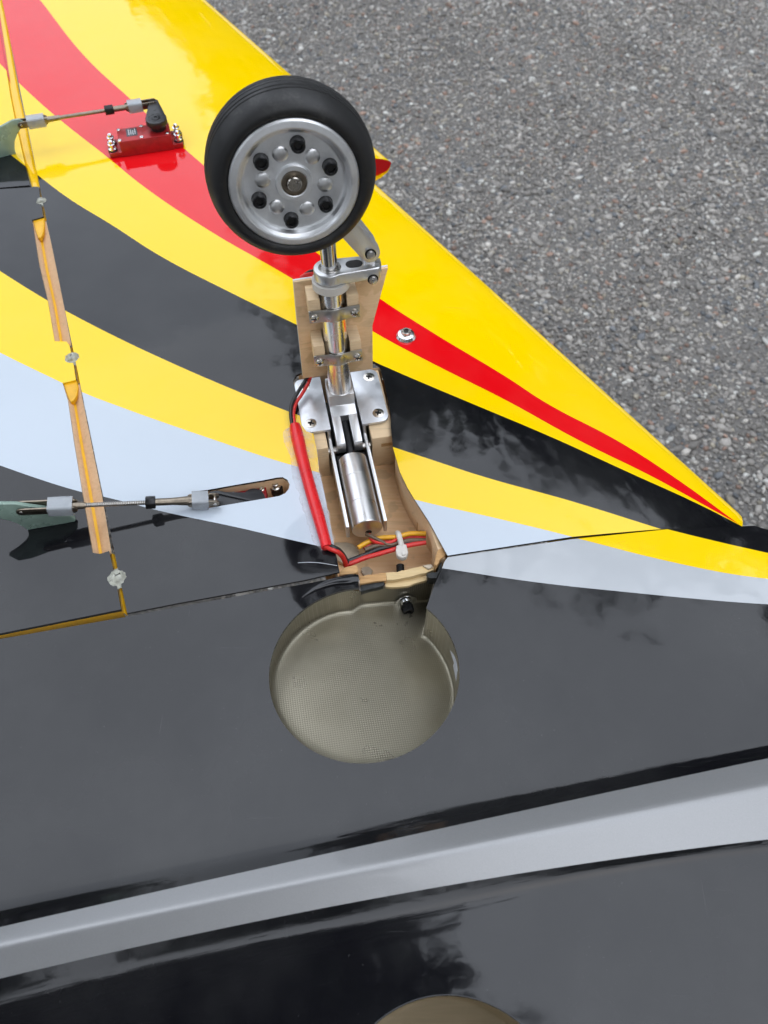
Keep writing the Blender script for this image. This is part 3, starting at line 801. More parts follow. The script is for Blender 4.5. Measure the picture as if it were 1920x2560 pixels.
def zoom2(x, y): return (820 + x / 5.184, 1220 + y / 5.184)
def zpoly(pts, z, fn=zoom2): return [UXY(*fn(x, y), z) for x, y in pts]
def rough_poly(poly, amp=.25, step=2.0):
    return [(x + random.uniform(-amp, amp), y + random.uniform(-amp, amp)) for x, y in resample(poly, step)]
for nm, pts, z0, z1, mat in (
    ('end_former', [(405, 1145), (520, 1125), (750, 1100), (760, 1195), (560, 1220), (415, 1240)], -11.5, -7.6, 'ply_edge'),
    ('end_former', [(752, 1098), (900, 1085), (1200, 1010), (1350, 1002), (1385, 1050), (1262, 1100), (1000, 1160), (850, 1190), (762, 1194)], -11.5, -7.4, 'ply_edge_pale'),
    ('end_former', [(150, 1105), (195, 1035), (365, 992), (395, 1045), (392, 1092), (160, 1130)], -30, -3.2, 'ply_edge'),
    ('end_former', [(1395, 880), (1420, 795), (1490, 780), (1530, 880), (1450, 930), (1400, 1010), (1380, 980)], -30, -3.0, 'ply_edge'),
    ('ply_scrap', [(735, 1215), (820, 1195), (1050, 1180), (1275, 1135), (1282, 1190), (1060, 1262), (900, 1285), (740, 1275)], -12.5, -10.2, 'ply_edge_pale'),
    ('paint_scrap', [(418, 1244), (560, 1222), (735, 1208), (722, 1262), (640, 1285), (520, 1315), (430, 1348)], -12.5, -9.0, 'fray'),
    ('paint_scrap', [(1280, 1108), (1420, 1085), (1440, 1000), (1470, 960), (1478, 1050), (1405, 1165), (1290, 1168)], -12, -5.5, 'fray')):
    m = MB(); m.prism(rough_poly(zpoly(pts, z1)), z0, z1); m.build(nm, M[mat], wing if 'former' in nm else fus, .15)
# rolled black lip of the fuselage skin beside the well
m = MB(); m.tube([U(*p) for p in [(755, 1494, 0.2), (790, 1470, .5), (830, 1454, .7), (870, 1448, .4), (893, 1449, -1.0)]], lambda t: .4 + 2.2 * min(1, t * 1.2), 14)
m.v = [(x, y, z if z < .9 else .9 + (z - .9) * .4) for x, y, z in m.v]
m.build('skin_lip', M['black'], fus)
# wooden bearers under the retract flanges
for x0, x1, y0 in ((-25.5, -12.2, 2.0), (12.6, 26.0, 3.5)):
    m = MB(G); m.box(x0, x1, y0, 54, -37, -3.0); br = m.build('bearer', M['block'], wing, .5)
    xm = (x0 + x1) / 2 + (2 if x0 > 0 else -1)
    m = MB(G); m.box(xm - (3.4 if x0 > 0 else 1.2), xm + (3.4 if x0 > 0 else 1.2), y0 - .12, y0 + 1, -11.5, -8.8); m.build('notch', M['ply_edge'], br) if False else m.build('notch_shade', M['ply_edge'], wing)  # the notch's dark hollow is painted as a darker box on the face
# glue pools in the bay
for pts, z, mt in (([(80, 700), (250, 690), (330, 720), (420, 800), (390, 870), (280, 940), (200, 990), (110, 930)], -26, 'glue_cloudy'), ([(420, 1090), (440, 1030), (520, 1005), (580, 1060), (560, 1120), (480, 1140)], -27.6, 'glue_cloudy')):
    m = MB(); m.prism(rough_poly(zpoly(pts, z), .4, 3), -29.3, z); m.build('glue_pool', M[mt], wing, 1.2)
m = MB(); m.prism(rough_poly(zpoly([(1225, 1015), (1330, 990), (1365, 1025), (1300, 1060)], -7), .2), -7.6, -6.2); m.build('glue_pool', M['glue_cloudy'], wing, .4)

# ---------------------------------------------------------------- retract unit
def screw(parent, o, zdir, r, kind='pan', name='screw', xdir=None):
    z = Vector(zdir).normalized(); x = xdir or z.orthogonal()
    F = frame(o, x, z); m = MB(F)
    if kind == 'pan': prof = [(r * .98, 0), (r, r * .18), (r * .86, r * .5), (r * .55, r * .68), (0.001, r * .74)]; top = r * .60
    elif kind == 'flat': prof = [(r * 1.04, -.2), (r, .10), (r * .9, .22), (0.001, .22)]; top = .16
    else: prof = [(r, 0), (r, r * 1.25), (r * .93, r * 1.38), (r * .62, r * 1.38), (r * .6, r * .75), (.001, r * .72)]; top = 0
    m.lathe(prof, 26)
    sc = m.build(name, M['screw'] if kind != 'cap' else M['bolt'], parent, sharp=30)
    if kind != 'cap':
        k = MB(F)
        for a in (.6, .6 + math.pi / 2):
            R_ = Matrix.Rotation(a, 4, 'Z')
            k.box(-r * .52, r * .52, -r * .13, r * .13, top * .2, top + r * .14, 0, R_)
        if parent.parent is jet: k.build('cross_recess', M['slot'], parent)
    return sc
unit = None
FX0, FX1 = 8.9, 24.6
for s_ in (-1, 1):
    m = MB(G)
    poly = rrect(FX0, FX1, 12.7, 53, 4.5)
    poly = [(x, y) if x > FX0 + 6 else (max(x, FX0), y) for x, y in poly]
    poly = [(FX0, 12.7), (FX0, 53)] + [p for p in poly if p[0] > FX0 + 5]
    poly = [(FX0, 12.7)] + sorted([p for p in poly if p[0] > FX0 + 5 and p[1] < 30], key=lambda p: p[0] * 1 + p[1] * .3) + sorted([p for p in poly if p[0] > FX0 + 5 and p[1] > 30], key=lambda p: -p[0] + p[1] * .3) + [(FX0, 53)]
    m.prism([(s_ * x, y) for x, y in poly], -2.3, -.4)
    if unit is None:
        unit = m.build('retract_unit', M['alu_matte'], jet, .35, label='silver electric retract unit with motor set in the wing bay')
    else: m.build('mounting_flange', M['alu_matte'], unit, .35)
    # cheek and rail of bent plate, with the swept-down corner
    m = MB(G); a, b = s_ * 9.2, s_ * 11.1; x0, x1 = min(a, b), max(a, b)
    prof = [(53, -2.2), (12.9, -2.2), (12.7, -6.4), (11.6, -8.0), (9.0, -8.6), (-47.5, -8.6), (-47.5, -19), (20, -21), (53, -21)]
    F_ = G @ frame((0, 0, 0), (0, 1, 0), (1, 0, 0))         # local x = gear y, local y = gear z, local z = gear x
    m = MB(F_); m.prism(prof, x0, x1); m.build('side_rail', M['alu'], unit, .3)
    for yy in (19, 47):
        screw(unit, G @ Vector((s_ * 19.2, yy, -.4)), (0, 0, 1), 3.3, 'flat')
# motor
FM = G @ frame((0, -3.5, -10.6), (1, 0, 0), (0, -1, 0))
m = MB(FM)
m.lathe([(7.3, 0), (8.1, .5), (8.2, 1.2), (8.2, 14.0), (8.05, 14.15), (8.2, 14.3), (8.2, 31.0), (8.05, 31.15), (8.2, 31.3), (8.2, 45.4), (7.95, 45.8), (.001, 45.8)], 64)
mot = m.build('motor', M['alu_motor'], unit, sharp=25, label='silver cylindrical retract motor')
m = MB(FM); m.cyl((.6, -3.4, 45.7), (.6, -3.4, 45.95), 1.75, n=20); m.build('grommet', M['slot'], unit)  # dark disc paints the shaded wire hole in the motor's end
m = MB(G); m.box(-8.9, 8.9, -10, 50, -30, -20.5); m.box(-8, 8, -3, 2, -20, -12); m.build('frame_base', M['slot'], unit)
m = MB(G); m.cyl((0, -4, -9), (0, 20, -5), 2.0, n=16); m.build('jack_screw', M['bolt'], unit)
m = MB(G); m.cyl((-12, 6.5, -12), (12, 6.5, -12), 2.2, n=20); m.build('pivot_pin', M['steel'], unit)

# ---------------------------------------------------------------- landing gear leg
FK = G @ frame((0, 0, 0), (0, 1, 0), (1, 0, 0))
HW = 7.2
m = MB(FK)
m.prism([(41, 10), (27, 10), (27, 3.4), (26.4, 2.2), (20, 1.0), (20, -12), (41, -14)], -HW, HW)
leg = m.build('landing_gear_leg', M['alu'], jet, .25, label='polished metal landing gear leg standing up from the wing')
for x0, x1 in ((-HW, -2.3), (2.3, HW)):
    m = MB(FK); m.prism([(20.2, 1.0), (6.0, -1.9), (3.4, -2.9), (2.0, -5.0), (2.0, -9), (4, -12), (20.2, -12)], x0, x1); m.build('fork_prong', M['alu'], leg, .3)
m = MB(FK); m.prism([(19.9, -5), (4, -8), (4, -12), (19.9, -12)], -2.2, 2.2); m.build('fork_slot', M['slot'], leg)

LEAN = RAD(6)
SF = G @ Matrix.Translation((0, 32.2, 10)) @ Matrix.Rotation(-LEAN, 4, 'X')
def SP_(px, py, y): return onplane(px, py, SF, 1, y)
z_col0 = SP_(839, 742, -9.2).z; z_blk0 = SP_(839, 718, -8).z; z_blk1 = SP_(839, 689, -7.6).z
m = MB(SF); m.cyl((0, 0, -.05), (0, 0, z_col0 + 2), 6.2, n=64); m.build('lower_tube', M['alu_tube'], leg, label='polished lower leg tube')
m = MB(SF); m.lathe([(6.25, .02), (6.7, .02), (6.7, .35), (6.25, .4)], 48); m.build('weld_ring', M['alu'], leg)
m = MB(SF); m.lathe([(6.3, z_col0), (8.9, z_col0), (9.3, z_col0 + .5), (9.3, z_blk0 - .2), (6.3, z_blk0 - .2)], 56); m.build('nylon_collar', M['nylon'], leg, sharp=30, label='translucent white nylon collar')
# clamp block with fork arm to the right
pin1 = SP_(932, 697, -5.6); pin2 = SP_(926, 634, -6.2)
m = MB(SF); R0 = 8.0
FB = SF
poly = [(R0 * math.cos(a), R0 * math.sin(a)) for a in np.linspace(RAD(60), RAD(300), 26)]
poly += [(pin1.x - 1, -6.0), (pin1.x + 3.2, -6.0), (pin1.x + 4.2, -5), (pin1.x + 4.2, 5), (pin1.x + 3.2, 6.0), (pin1.x - 1, 6.0)]
h0, h1 = z_blk0, z_blk1
def blockmesh():
    mm_ = MB(SF); mm_.prism(poly, h0, h1); return mm_
blk = blockmesh().build('clamp_block', M['alu'], leg, .7, seg=3, label='machined clamp block with hinge arm')
m = MB(SF); m.lathe([(4.0, h1 + .06), (5.6, h1 + .06), (5.4, h1 + .22), (4.2, h1 + .22)], 40, close=True); m.build('seal_ring', M['steel'], leg)
m = MB(SF); m.prism(capsule((11.0, 0), (13.0, 0), 3.2), h1 - 6, h1 + .06); m.build('block_slot', M['slot'], leg)
m = MB(SF); m.prism([(17.0, -1.9), (pin1.x + 5, -1.9), (pin1.x + 5, 1.9), (17.0, 1.9)], h1 - 5, h1 + .08); m.build('block_slot', M['steel'], leg)
m = MB(SF); m.cyl((0, 0, h1 - 1), (0, 0, h1 + 36), 3.9, n=48); m.build('piston', M['chrome'], leg, label='bright chrome piston rod')
for px_, yy in ((pin1, -6.0), (pin2, -6.6)):
    m = MB(SF); m.cyl((px_.x, yy - .15, px_.z), (px_.x, yy + .5, px_.z), 2.7, n=28); m.build('circlip', M['slot'], leg)
    m = MB(SF); m.cyl((px_.x, yy - 1.7, px_.z), (px_.x, 6, px_.z), 2.0, n=28); m.build('hinge_pin', M['steel'], leg, .25)
FXZ = SF @ frame((0, 0, 0), (1, 0, 0), (0, -1, 0))       # local x = right, y = up the leg, z = towards the wheel side
m = MB(FXZ); m.prism(capsule((pin1.x, pin1.z), (pin2.x, pin2.z), 2.6), -1.6, 1.6); m.build('knee_link', M['alu'], leg, .3)
# wheel centre and trailing arm
WF = 30.0
wc = SP_(738, 467, -WF)
m = MB(FXZ); m.prism(capsule((wc.x, wc.z), (pin2.x, pin2.z), 6.0, 4.7), 1.0, 6.6); m.build('trailing_arm', M['alu'], leg, .5, label='flat trailing arm between hinge pin and wheel axle')
m = MB(FXZ); m.prism(capsule((wc.x, wc.z), (pin2.x, pin2.z), 6.0, 4.2), -6, -1.7); m.build('trailing_arm', M['alu'], leg, .5)
m = MB(FXZ); m.prism(capsule((wc.x, wc.z), (0, h1 + 34), 5.5, 5.0), -4, 4); m.build('axle_block', M['alu'], leg, .5)

# ---------------------------------------------------------------- wheel
FWH = SF @ frame((wc.x, -WF, wc.z), (1, 0, 0), (0, -1, 0))
m = MB(FWH)
rim_prof = [(.001, -3.6), (5.2, -3.6), (5.2, -2.6), (5.6, -2.35), (7.2, -2.35), (7.5, -2.7), (7.6, -3.6), (19.9, -3.6), (20.6, -3.3), (21.0, -2.2), (21.3, -1.4), (22.0, -.9), (22.5, -.15), (23.2, .1), (25.4, -.25), (26.1, -.9), (26.2, -2.2), (25.6, -4.5), (24, -8), (24, -18), (26, -24), (24, -25), (5, -25), (.001, -25)]
m.lathe(rim_prof, 96)
wheel = m.build('wheel', M['rim'], jet, label='metal-rimmed black-tyred wheel on top of the raised leg', sharp=22)
tp = []
for i in range(40):                                     # tyre section: rounded, with rain grooves
    a = RAD(-62 + 304 * i / 39) ; ca, sa = math.cos(a), math.sin(a)
tp = [(25.6, -2.6), (26.6, -1.0), (28.0, -.2), (29.6, -.45), (31.2, -1.5), (32.6, -3.3), (33.6, -5.6), (34.15, -7.4), (34.2, -7.5), (33.3, -7.95), (34.3, -8.4), (34.5, -9.7), (33.6, -10.25), (34.55, -10.8),
      (34.75, -12.6), (34.3, -13.0), (34.75, -13.4), (34.55, -15.4), (34.1, -15.8), (34.5, -16.1), (34.3, -17.8), (33.75, -18.05), (34.2, -18.3), (33.6, -20.4), (32.6, -22.7), (31.2, -24.5), (29.6, -25.5), (28, -25.8), (26.6, -25), (25.6, -23.4)]
m = MB(FWH); m.lathe(tp, 128, close=True); m.build('tyre', M['rubber'], wheel, sharp=40, label='black rubber tyre with fine rain grooves')
for i in range(6):
    a = RAD(90 - 11 - 60 * i); x, y = 15.7 * math.cos(a), 15.7 * math.sin(a)
    m = MB(FWH @ Matrix.Translation((x, y, -3.6)))
    r = 2.85
    m.lathe([(r + .25, 0), (r, .25), (r, 2.9), (r - .35, 3.3), (1.75, 3.3)] + [(1.6, 3.2), (1.55, 1.5), (.001, 1.4)], 28)
    m.build('wheel_bolt', M['bolt'], wheel, sharp=28)
    m = MB(FWH @ Matrix.Translation((x, y, -3.6))); m.prism(ngon(6, 1.62, .3), 1.45, 1.8); m.build('hex_socket', M['slot'], wheel)
    a -= RAD(30); x, y = 12.6 * math.cos(a), 12.6 * math.sin(a)
    m = MB(FWH @ Matrix.Translation((x, y, -3.6))); m.lathe([(3.25, -.02), (3.1, .16), (2.9, .06), (2.3, -.05), (1.2, -.0), (.001, .05)], 28)
    m = MB(FWH @ Matrix.Translation((x, y, -3.6))); m.lathe([(3.2, .02), (3.0, .30), (2.5, .62), (1.6, .88), (.7, .98), (.001, 1.0)], 28)
    m.build('rim_dimple', M['alu'], wheel, sharp=60)
m = MB(FWH); m.lathe([(5.15, -3.5), (5.1, -2.5), (4.7, -2.45), (4.6, -3.1), (3.6, -3.15), (3.5, -3.5)], 48); m.build('bearing', M['bronze'], wheel, sharp=30)
m = MB(FWH); m.lathe([(3.0, -3.55), (3.0, -1.6), (2.7, -1.25), (.001, -1.2)], 40); m.build('axle', M['screw'], wheel, sharp=30)

# ---------------------------------------------------------------- plywood gear cover and straps
PY = 8.6
DOOR = [(734, 706), (970, 670), (931, 815), (932, 922), (758, 946), (744, 815)]
dl = [SP_(px, py, PY) for px, py in DOOR]
m = MB(FXZ); m.prism([(p.x, p.z) for p in dl], -PY - 1.6, -PY)
cover = m.build('gear_cover', M['ply'], jet, .12, label='plywood gear cover board clamped behind the leg')
m = MB(FXZ); m.prism([(p.x + .15 * (1 if p.x > 0 else -1), p.z + .1) for p in dl], -PY - 2.7, -PY - 1.65); m.build('outer_skin', M['white_paint'], cover, .12)
def r2(x, y): return (680 + x / 4.1475, 600 + y / 4.1475)
for (tl, tr, yb, ys) in (((420, 555), (905, 505), (460, 735), (930, 660)), ((465, 1035), (890, 985), (485, 1190), (935, 1140))):
    zt = SP_(*r2(*tl), 2).z
    zt2 = SP_(*r2(*tr), 2).z
    z_str = (SP_(*r2(yb[0], yb[1]), -5).z + SP_(*r2(ys[0], ys[1]), -5).z) / 2
    for s_, ztop in ((-1, zt), (1, zt2)):
        m = MB(SF); m.box(min(s_ * 6.7, s_ * 12.6), max(s_ * 6.7, s_ * 12.6), -4.6, PY - .05, z_str - 7.5, max(ztop, z_str + 6)); m.build('saddle_block', M['block'], cover, .3)
    # strap bent over the tube
    out_p, in_p = [], []
    path = [(-12.9, -4.75), (-7.4, -4.8), (-5.2, -5.2)] + [(6.45 * math.sin(a), -6.45 * math.cos(a)) for a in np.linspace(RAD(-30), RAD(30), 9)] + [(5.2, -5.2), (7.4, -4.8), (12.9, -4.75)]
    V2 = [Vector(p) for p in path]
    for i, p in enumerate(V2):
        d = (V2[min(i + 1, len(V2) - 1)] - V2[max(i - 1, 0)]).normalized(); n_ = Vector((d.y, -d.x))
        if n_.y > 0: n_ = -n_
        in_p.append(tuple(p)); out_p.append(tuple(p + n_ * .7))
    m = MB(SF); m.prism(in_p + out_p[::-1], z_str - 7.2, z_str)
    st = m.build('strap', M['steel'], cover, .12)
    for s_ in (-1, 1):
        o_ = SF @ Vector((s_ * 10.2, -5.45, z_str - 4.0)); screw(cover, o_, SF.to_3x3() @ Vector((0, -1, 0)), 2.25, 'pan')
# torn wood and wire behind the cover's top edge
m = MB(SF); q = [SP_(*r2(*p), PY + 4) for p in ((300, 395), (345, 365), (420, 345), (500, 350), (560, 400))]
m.tube([tuple(p) for p in q], 1.1, 10); m.build('wire_end', M['wire_red'], cover)
m = MB(SF); q = [SP_(*r2(*p), PY + 4.5) for p in ((320, 370), (400, 322), (490, 322), (570, 380))]
m.tube([tuple(p) for p in q], .7, 10); m.build('wire_end', M['wire_black'], cover)

# ---------------------------------------------------------------- servos, pushrods, horns
def proj(p):
    d = Vector(p) - EYE; f_ = d.y * CP - d.z * SP; u_ = d.y * SP + d.z * CP
    return 960 + d.x / f_ * FPX, 1280 - u_ / f_ * FPX
def solve_px(A, B, px):
    lo, hi = -.5, 1.5
    for _ in range(50):
        t = (lo + hi) / 2
        if proj(A.lerp(B, t))[0] < px: lo = t
        else: hi = t
    return A.lerp(B, t)

# outer servo, standing on the wing
sa, sb = U(278, 399, 0), U(461, 371, 0)
FS = frame(sa, sb - sa, (0, 0, 1)); SL = (sb - sa).length
def zs(x, y): return (240 + x / 6.38, 220 + y / 6.38)
q1 = onplane(*zs(345, 865), FS, 1, 2.0); q2 = onplane(*zs(1200, 745), FS, 1, 2.0); ST = (q1.z + q2.z) / 2; bx0, bx1 = q1.x, q2.x
F_ = FS @ frame((0, 0, 0), (0, 1, 0), (1, 0, 0))
m = MB(F_); m.prism([(0.4, .1), (2.0, ST), (19.5, ST), (20.5, .1)], bx0 + .6, bx1 - .2)
servo = m.build('servo', M['servo'], jet, .6, label='red metal-cased servo standing on the wing beside the pushrod')
m = MB(FS); m.box(0, SL, 1.0, 19.5, .1, 3.6); m.build('mounting_lug', M['servo'], servo, .4)
m = MB(FS); m.box(bx0 + 17, bx0 + 17.6, 2.3, 19.2, ST - .1, ST + .18); m.build('case_seam', M['servo_inner'], servo)
lab = MB(FS); lab.box(bx0 + 7, bx0 + 15, 7.5, 17.5, ST, ST + .12); lab.build('servo_label', M['label'], servo)
for k in range(4):
    m = MB(FS); m.box(bx0 + 8.6 + k * 1.5, bx0 + 9.1 + k * 1.5, 9.0 + .6 * (k % 2), 16.6 - .8 * (k % 3), ST + .12, ST + .16); m.build('label_print', M['print'], servo)
for fx, fy in ((1.6, 3.4), (1.8, 17.6), (17.5, 3.6), (18.5, 18.0), (bx1 - bx0 - 2.5, 3.8), (bx1 - bx0 - 1.8, 17.8)):
    o_ = FS @ Vector((bx0 + fx, fy, ST)); m = MB(Matrix.Translation(o_)); m.lathe([(1.35, -.2), (1.35, .6), (1.1, .85), (.7, .85), (.65, .4), (.001, .4)], 18); sc = m.build('case_screw', M['zinc'], servo, sharp=30)
for fx in (2.8, SL - 2.8):
    for fy in (5.5, 14.5):
        o_ = FS @ Vector((fx, fy, 3.4)); m = MB(Matrix.Translation(o_)); m.lathe([(3.3, -2.6), (3.5, -.6), (3.5, .5), (3.1, 1.2), (1.6, 1.4)], 22); m.build('grommet', M['plastic_black'], servo, sharp=30)
        m = MB(Matrix.Translation(o_)); m.lathe([(3.0, 1.3), (3.0, 1.8), (2.2, 2.1), (1.75, 2.4), (1.75, 4.4), (2.6, 4.7), (2.6, 5.2), (1.55, 5.4), (1.5, 7.2), (1.1, 7.5), (.001, 7.4)], 22); m.build('mount_screw', M['zinc'], servo, sharp=28)
zh = ST + 8.2
hc = onplane(*zs(952, 475), FS, 2, zh); tip = onplane(*zs(915, 215), FS, 2, zh)
m = MB(FS); m.cyl((hc.x, hc.y, ST), (hc.x, hc.y, zh - 2), 5.4, n=36); m.build('output_boss', M['plastic_black'], servo, .3)
m = MB(FS @ Matrix.Translation((0, 0, 0))); m.prism(capsule((hc.x, hc.y), (tip.x, tip.y), 7.6, 3.6, 14), zh - 2.6, zh); sh = m.build('servo_horn', M['plastic_black'], servo, .4)
m = MB(FS); m.cyl((hc.x, hc.y, zh - 4), (hc.x, hc.y, zh - .2), 7.9, n=12); m.build('horn_disc', M['plastic_black'], servo, .4)
for i in range(8):
    a0_ = i * math.pi / 4 + .1; pts = [(5.6 * math.cos(a0_ + t), 5.6 * math.sin(a0_ + t)) for t in np.linspace(0, .55, 5)] + [(4.7 * math.cos(a0_ + t), 4.7 * math.sin(a0_ + t)) for t in np.linspace(.55, 0, 5)]
    m = MB(FS @ Matrix.Translation((hc.x, hc.y, 0))); m.prism(pts, zh - .3, zh + .05); m.build('horn_slot', M['slot'], servo)
m = MB(FS @ Matrix.Translation((hc.x, hc.y, zh))); m.lathe([(3.4, -.1), (3.3, .3), (2.6, .55), (1.2, .55), (1.0, .1), (.001, .1)], 24); m.build('horn_screw', M['bolt'], servo, sharp=30)
m = MB(FS); mid = hc.lerp(tip, .45); m.prism(rrect(mid.x - .9, mid.x + .9, mid.y - .55, mid.y + .55, .3), zh - .2, zh + .05); m.build('horn_slot', M['slot'], servo)

def horn(poly, base_a, base_b, thick, label):
    a_, b_ = U(*base_a), U(*base_b)
    d = (b_ - a_); F = frame(a_, d, Vector((d.y, -d.x, 0)))          # local x along base, y up, z to the camera side
    if (F.to_3x3() @ Vector((0, 1, 0))).z < 0: F = frame(a_, d, Vector((-d.y, d.x, 0)))
    pts = [onplane(px, py, F, 2, 0) for px, py in poly]
    m = MB(F); m.prism([(p.x, p.y) for p in pts], -thick / 2, thick / 2)
    return m.build('control_horn', M['horn'], jet, .2, label=label), F
h1_, FH1 = horn([(-90, 352), (-40, 335), (0, 316), (30, 300), (48, 297), (58, 303), (60, 311), (50, 322), (42, 335), (36, 352), (36, 370), (39, 383), (-90, 414)], (-60, 406), (39, 383), 2.0, 'pale green fibreglass control horn on the aileron')
h2_, FH2 = horn([(-60, 1264), (-20, 1257), (39, 1257), (70, 1262), (112, 1267), (145, 1277), (174, 1285), (189, 1295), (187, 1300), (69, 1321), (58, 1313), (44, 1305), (24, 1298), (0, 1293), (-60, 1284)], (69, 1321), (187, 1300), 2.0, 'pale green fibreglass control horn on the flap')

def pushrod(A, B, px, ridged, label):
    """A: horn pin, B: servo arm pin; px: landmarks along the rod (photo columns)"""
    ax = (B - A).normalized(); side = ax.cross(Vector((0, 0, 1))).normalized(); F = frame(A, ax, side.cross(ax) if side.cross(ax).z > 0 else ax.cross(side))
    Fi = F.inverted(); X = [(Fi @ solve_px(A, B, p)).x for p in px]
    x_s0, x_s1, x_n0, x_cl, x_l0, x_l1, x_t1, x_s2, x_s3 = X
    L = (B - A).length
    m = MB(F)
    if ridged:
        prof = []; x = x_cl - 1
        while x < x_l0 + 1: prof += [(1.05, x), (1.32, x + .3), (1.05, x + .6)]; x += .85
        m.lathe(prof, 14, M=frame((0, 0, 0), (0, 1, 0), (1, 0, 0)))
    else: m.cyl((x_cl - 1, 0, 0), (x_l0 + 1, 0, 0), 1.3, n=16)
    rod = m.build('pushrod', M['steel'] if ridged else M['bronze'], jet, label=label, sharp=40)
    def prong(xa, xb, s_, mat='bronze'):
        m = MB(F @ frame((0, s_ * 2.3, 0), (1, 0, 0), (0, -1, 0))); m.prism(capsule((xa, 0), (xb, 0), 2.3), -.45, .45); m.build('clevis_prong', M[mat], rod, .12)
    for s_ in (-1, 1):
        prong(0, x_s1, s_); prong(x_s2, L, s_)
    for xx in (0, L):
        m = MB(F); m.cyl((xx, -3.1, 0), (xx, 3.1, 0), .95, n=16); m.build('clevis_pin', M['screw'], rod, .2)
    m = MB(F); m.cyl((x_s1 - 2, 0, 0), (x_cl, 0, 0), 2.1, 1.7, 18); m.cyl((x_cl - 1.5, 0, 0), (x_cl + .5, 0, 0), 1.75, 1.4, 18); m.build('clevis_barrel', M['bronze'], rod, sharp=30)
    m = MB(F); m.cyl((x_l1, 0, 0), (x_t1, 0, 0), 1.9, 1.9, 18); m.cyl((x_t1, 0, 0), (x_s2 + 1, 0, 0), 1.9, 2.7, 18); m.build('clevis_barrel', M['bronze'], rod, sharp=30)
    FN = F @ frame((0, 0, 0), (0, 1, 0), (1, 0, 0))
    m = MB(FN); m.prism(ngon(6, 3.5, .35), x_l0, x_l1); m.build('lock_nut', M['bolt'], rod, .45)
    for a_, b_ in ((x_s0, x_s1), (x_s2, x_s3)):
        m = MB(FN)
        o_ = [(x * 4.1, y * 3.6) for x, y in rrect(-1, 1, -1, 1, .35, 4)]; i_ = [(x * .83, y * .83) for x, y in o_]; n_ = len(o_)
        vs_ = [(x, y, a_) for x, y in o_] + [(x, y, b_) for x, y in o_] + [(x, y, a_) for x, y in i_] + [(x, y, b_) for x, y in i_]
        fs_ = []
        for i in range(n_):
            j = (i + 1) % n_
            fs_ += [(i, j, n_ + j, n_ + i), (2 * n_ + j, 2 * n_ + i, 3 * n_ + i, 3 * n_ + j), (j, i, 2 * n_ + i, 2 * n_ + j), (n_ + i, n_ + j, 3 * n_ + j, 3 * n_ + i)]
        m.add(vs_, fs_); m.build('clear_sleeve', M['plastic_clear'], rod, sharp=50)
    return rod, F
A1 = FH1 @ onplane(52, 309, FH1, 2, 0); B1 = FS @ Vector((tip.x, tip.y, zh - 1.2))
pushrod(A1, B1, (69, 112, 137, 150, 262, 284, 316, 320, 355), False, 'thin brown steel pushrod running to the outer servo')
A2 = FH2 @ onplane(54, 1270, FH2, 2, 0); B2_ = U(537, 1249, 3.5)
pushrod(A2, B2_, (121, 183, 205, 212, 364, 389, 430, 480, 521), True, 'threaded steel pushrod running from the flap into the wing slot')
m = MB(); p_ = U(155, 296, 12); 

# flap servo down in the slot
def z4(x, y): return (440 + x / 5.184, 1150 + y / 5.184)
sd = (Vector(slot[4]) - Vector(slot[0])).normalized()
m = MB(); sw = resample(slot, 3); n = len(sw); c_s = np.mean(np.array(slot), 0)
so = [(c_s[0] + (x - c_s[0]) * 1.02, c_s[1] + (y - c_s[1]) * 1.06) for x, y in sw]
m.add([(x, y, -1.25) for x, y in so] + [(x, y, -24) for x, y in so] + [(c_s[0], c_s[1], -24)], [(i, n + i, n + (i + 1) % n, (i + 1) % n) for i in range(n)] + [(n + i, 2 * n, n + (i + 1) % n) for i in range(n)])
m.build('servo_slot', M['bay_wall'], wing, sharp=60, label='rounded slot in the white stripe holding the flap servo')
m = MB(); m.prism([UXY(*z4(*p), -7) for p in ((560, 400), (775, 360), (1160, 285), (1175, 480), (1150, 560), (560, 640))], -20, -7)
fs = m.build('servo', M['servo_inner'], jet, .5, label='red servo sunk inside the slot of the white stripe')
m = MB(); c_ = U(*z4(1010, 520), -6); m.cyl(tuple(c_), (c_.x, c_.y, -3.5), 6.0, n=32); m.build('output_boss', M['plastic_black'], fs, .4)
m = MB(); m.prism(capsule(UXY(*z4(500, 490), -1), UXY(*z4(1010, 545), -1), 4.0, 6.5), -3.4, -1.2); m.build('servo_horn', M['plastic_black'], fs, .3)
m = MB(); m.prism([UXY(*z4(*p), -.4) for p in ((430, 410), (540, 390), (930, 480), (1000, 520), (960, 530), (560, 440), (440, 450))], -1.3, -.4); m.build('horn_rib', M['plastic_black'], fs, .2)
for x, y in ((1115, 380), (728, 412)):
    m = MB(Matrix.Translation(U(*z4(x, y), -6.9))); m.lathe([(1.5, 0), (1.5, .7), (1.1, 1.0), (.7, 1.0), (.6, .4), (.001, .4)], 18); m.build('case_screw', M['screw'], fs, sharp=30)
m = MB(Matrix.Translation(U(*z4(1300, 340), -9))); m.lathe([(3.4, -6), (3.4, 0), (3.0, .6), (1.4, .8)], 22); m.build('grommet', M['plastic_black'], fs, sharp=30)
m = MB(Matrix.Translation(U(*z4(1290, 350), -8.4))); m.lathe([(2.6, 0), (2.6, .6), (1.7, .9), (1.7, 3.0), (1.3, 3.2), (.9, 3.2), (.8, 2.2), (.001, 2.2)], 22); m.build('mount_screw', M['screw'], fs, sharp=28)

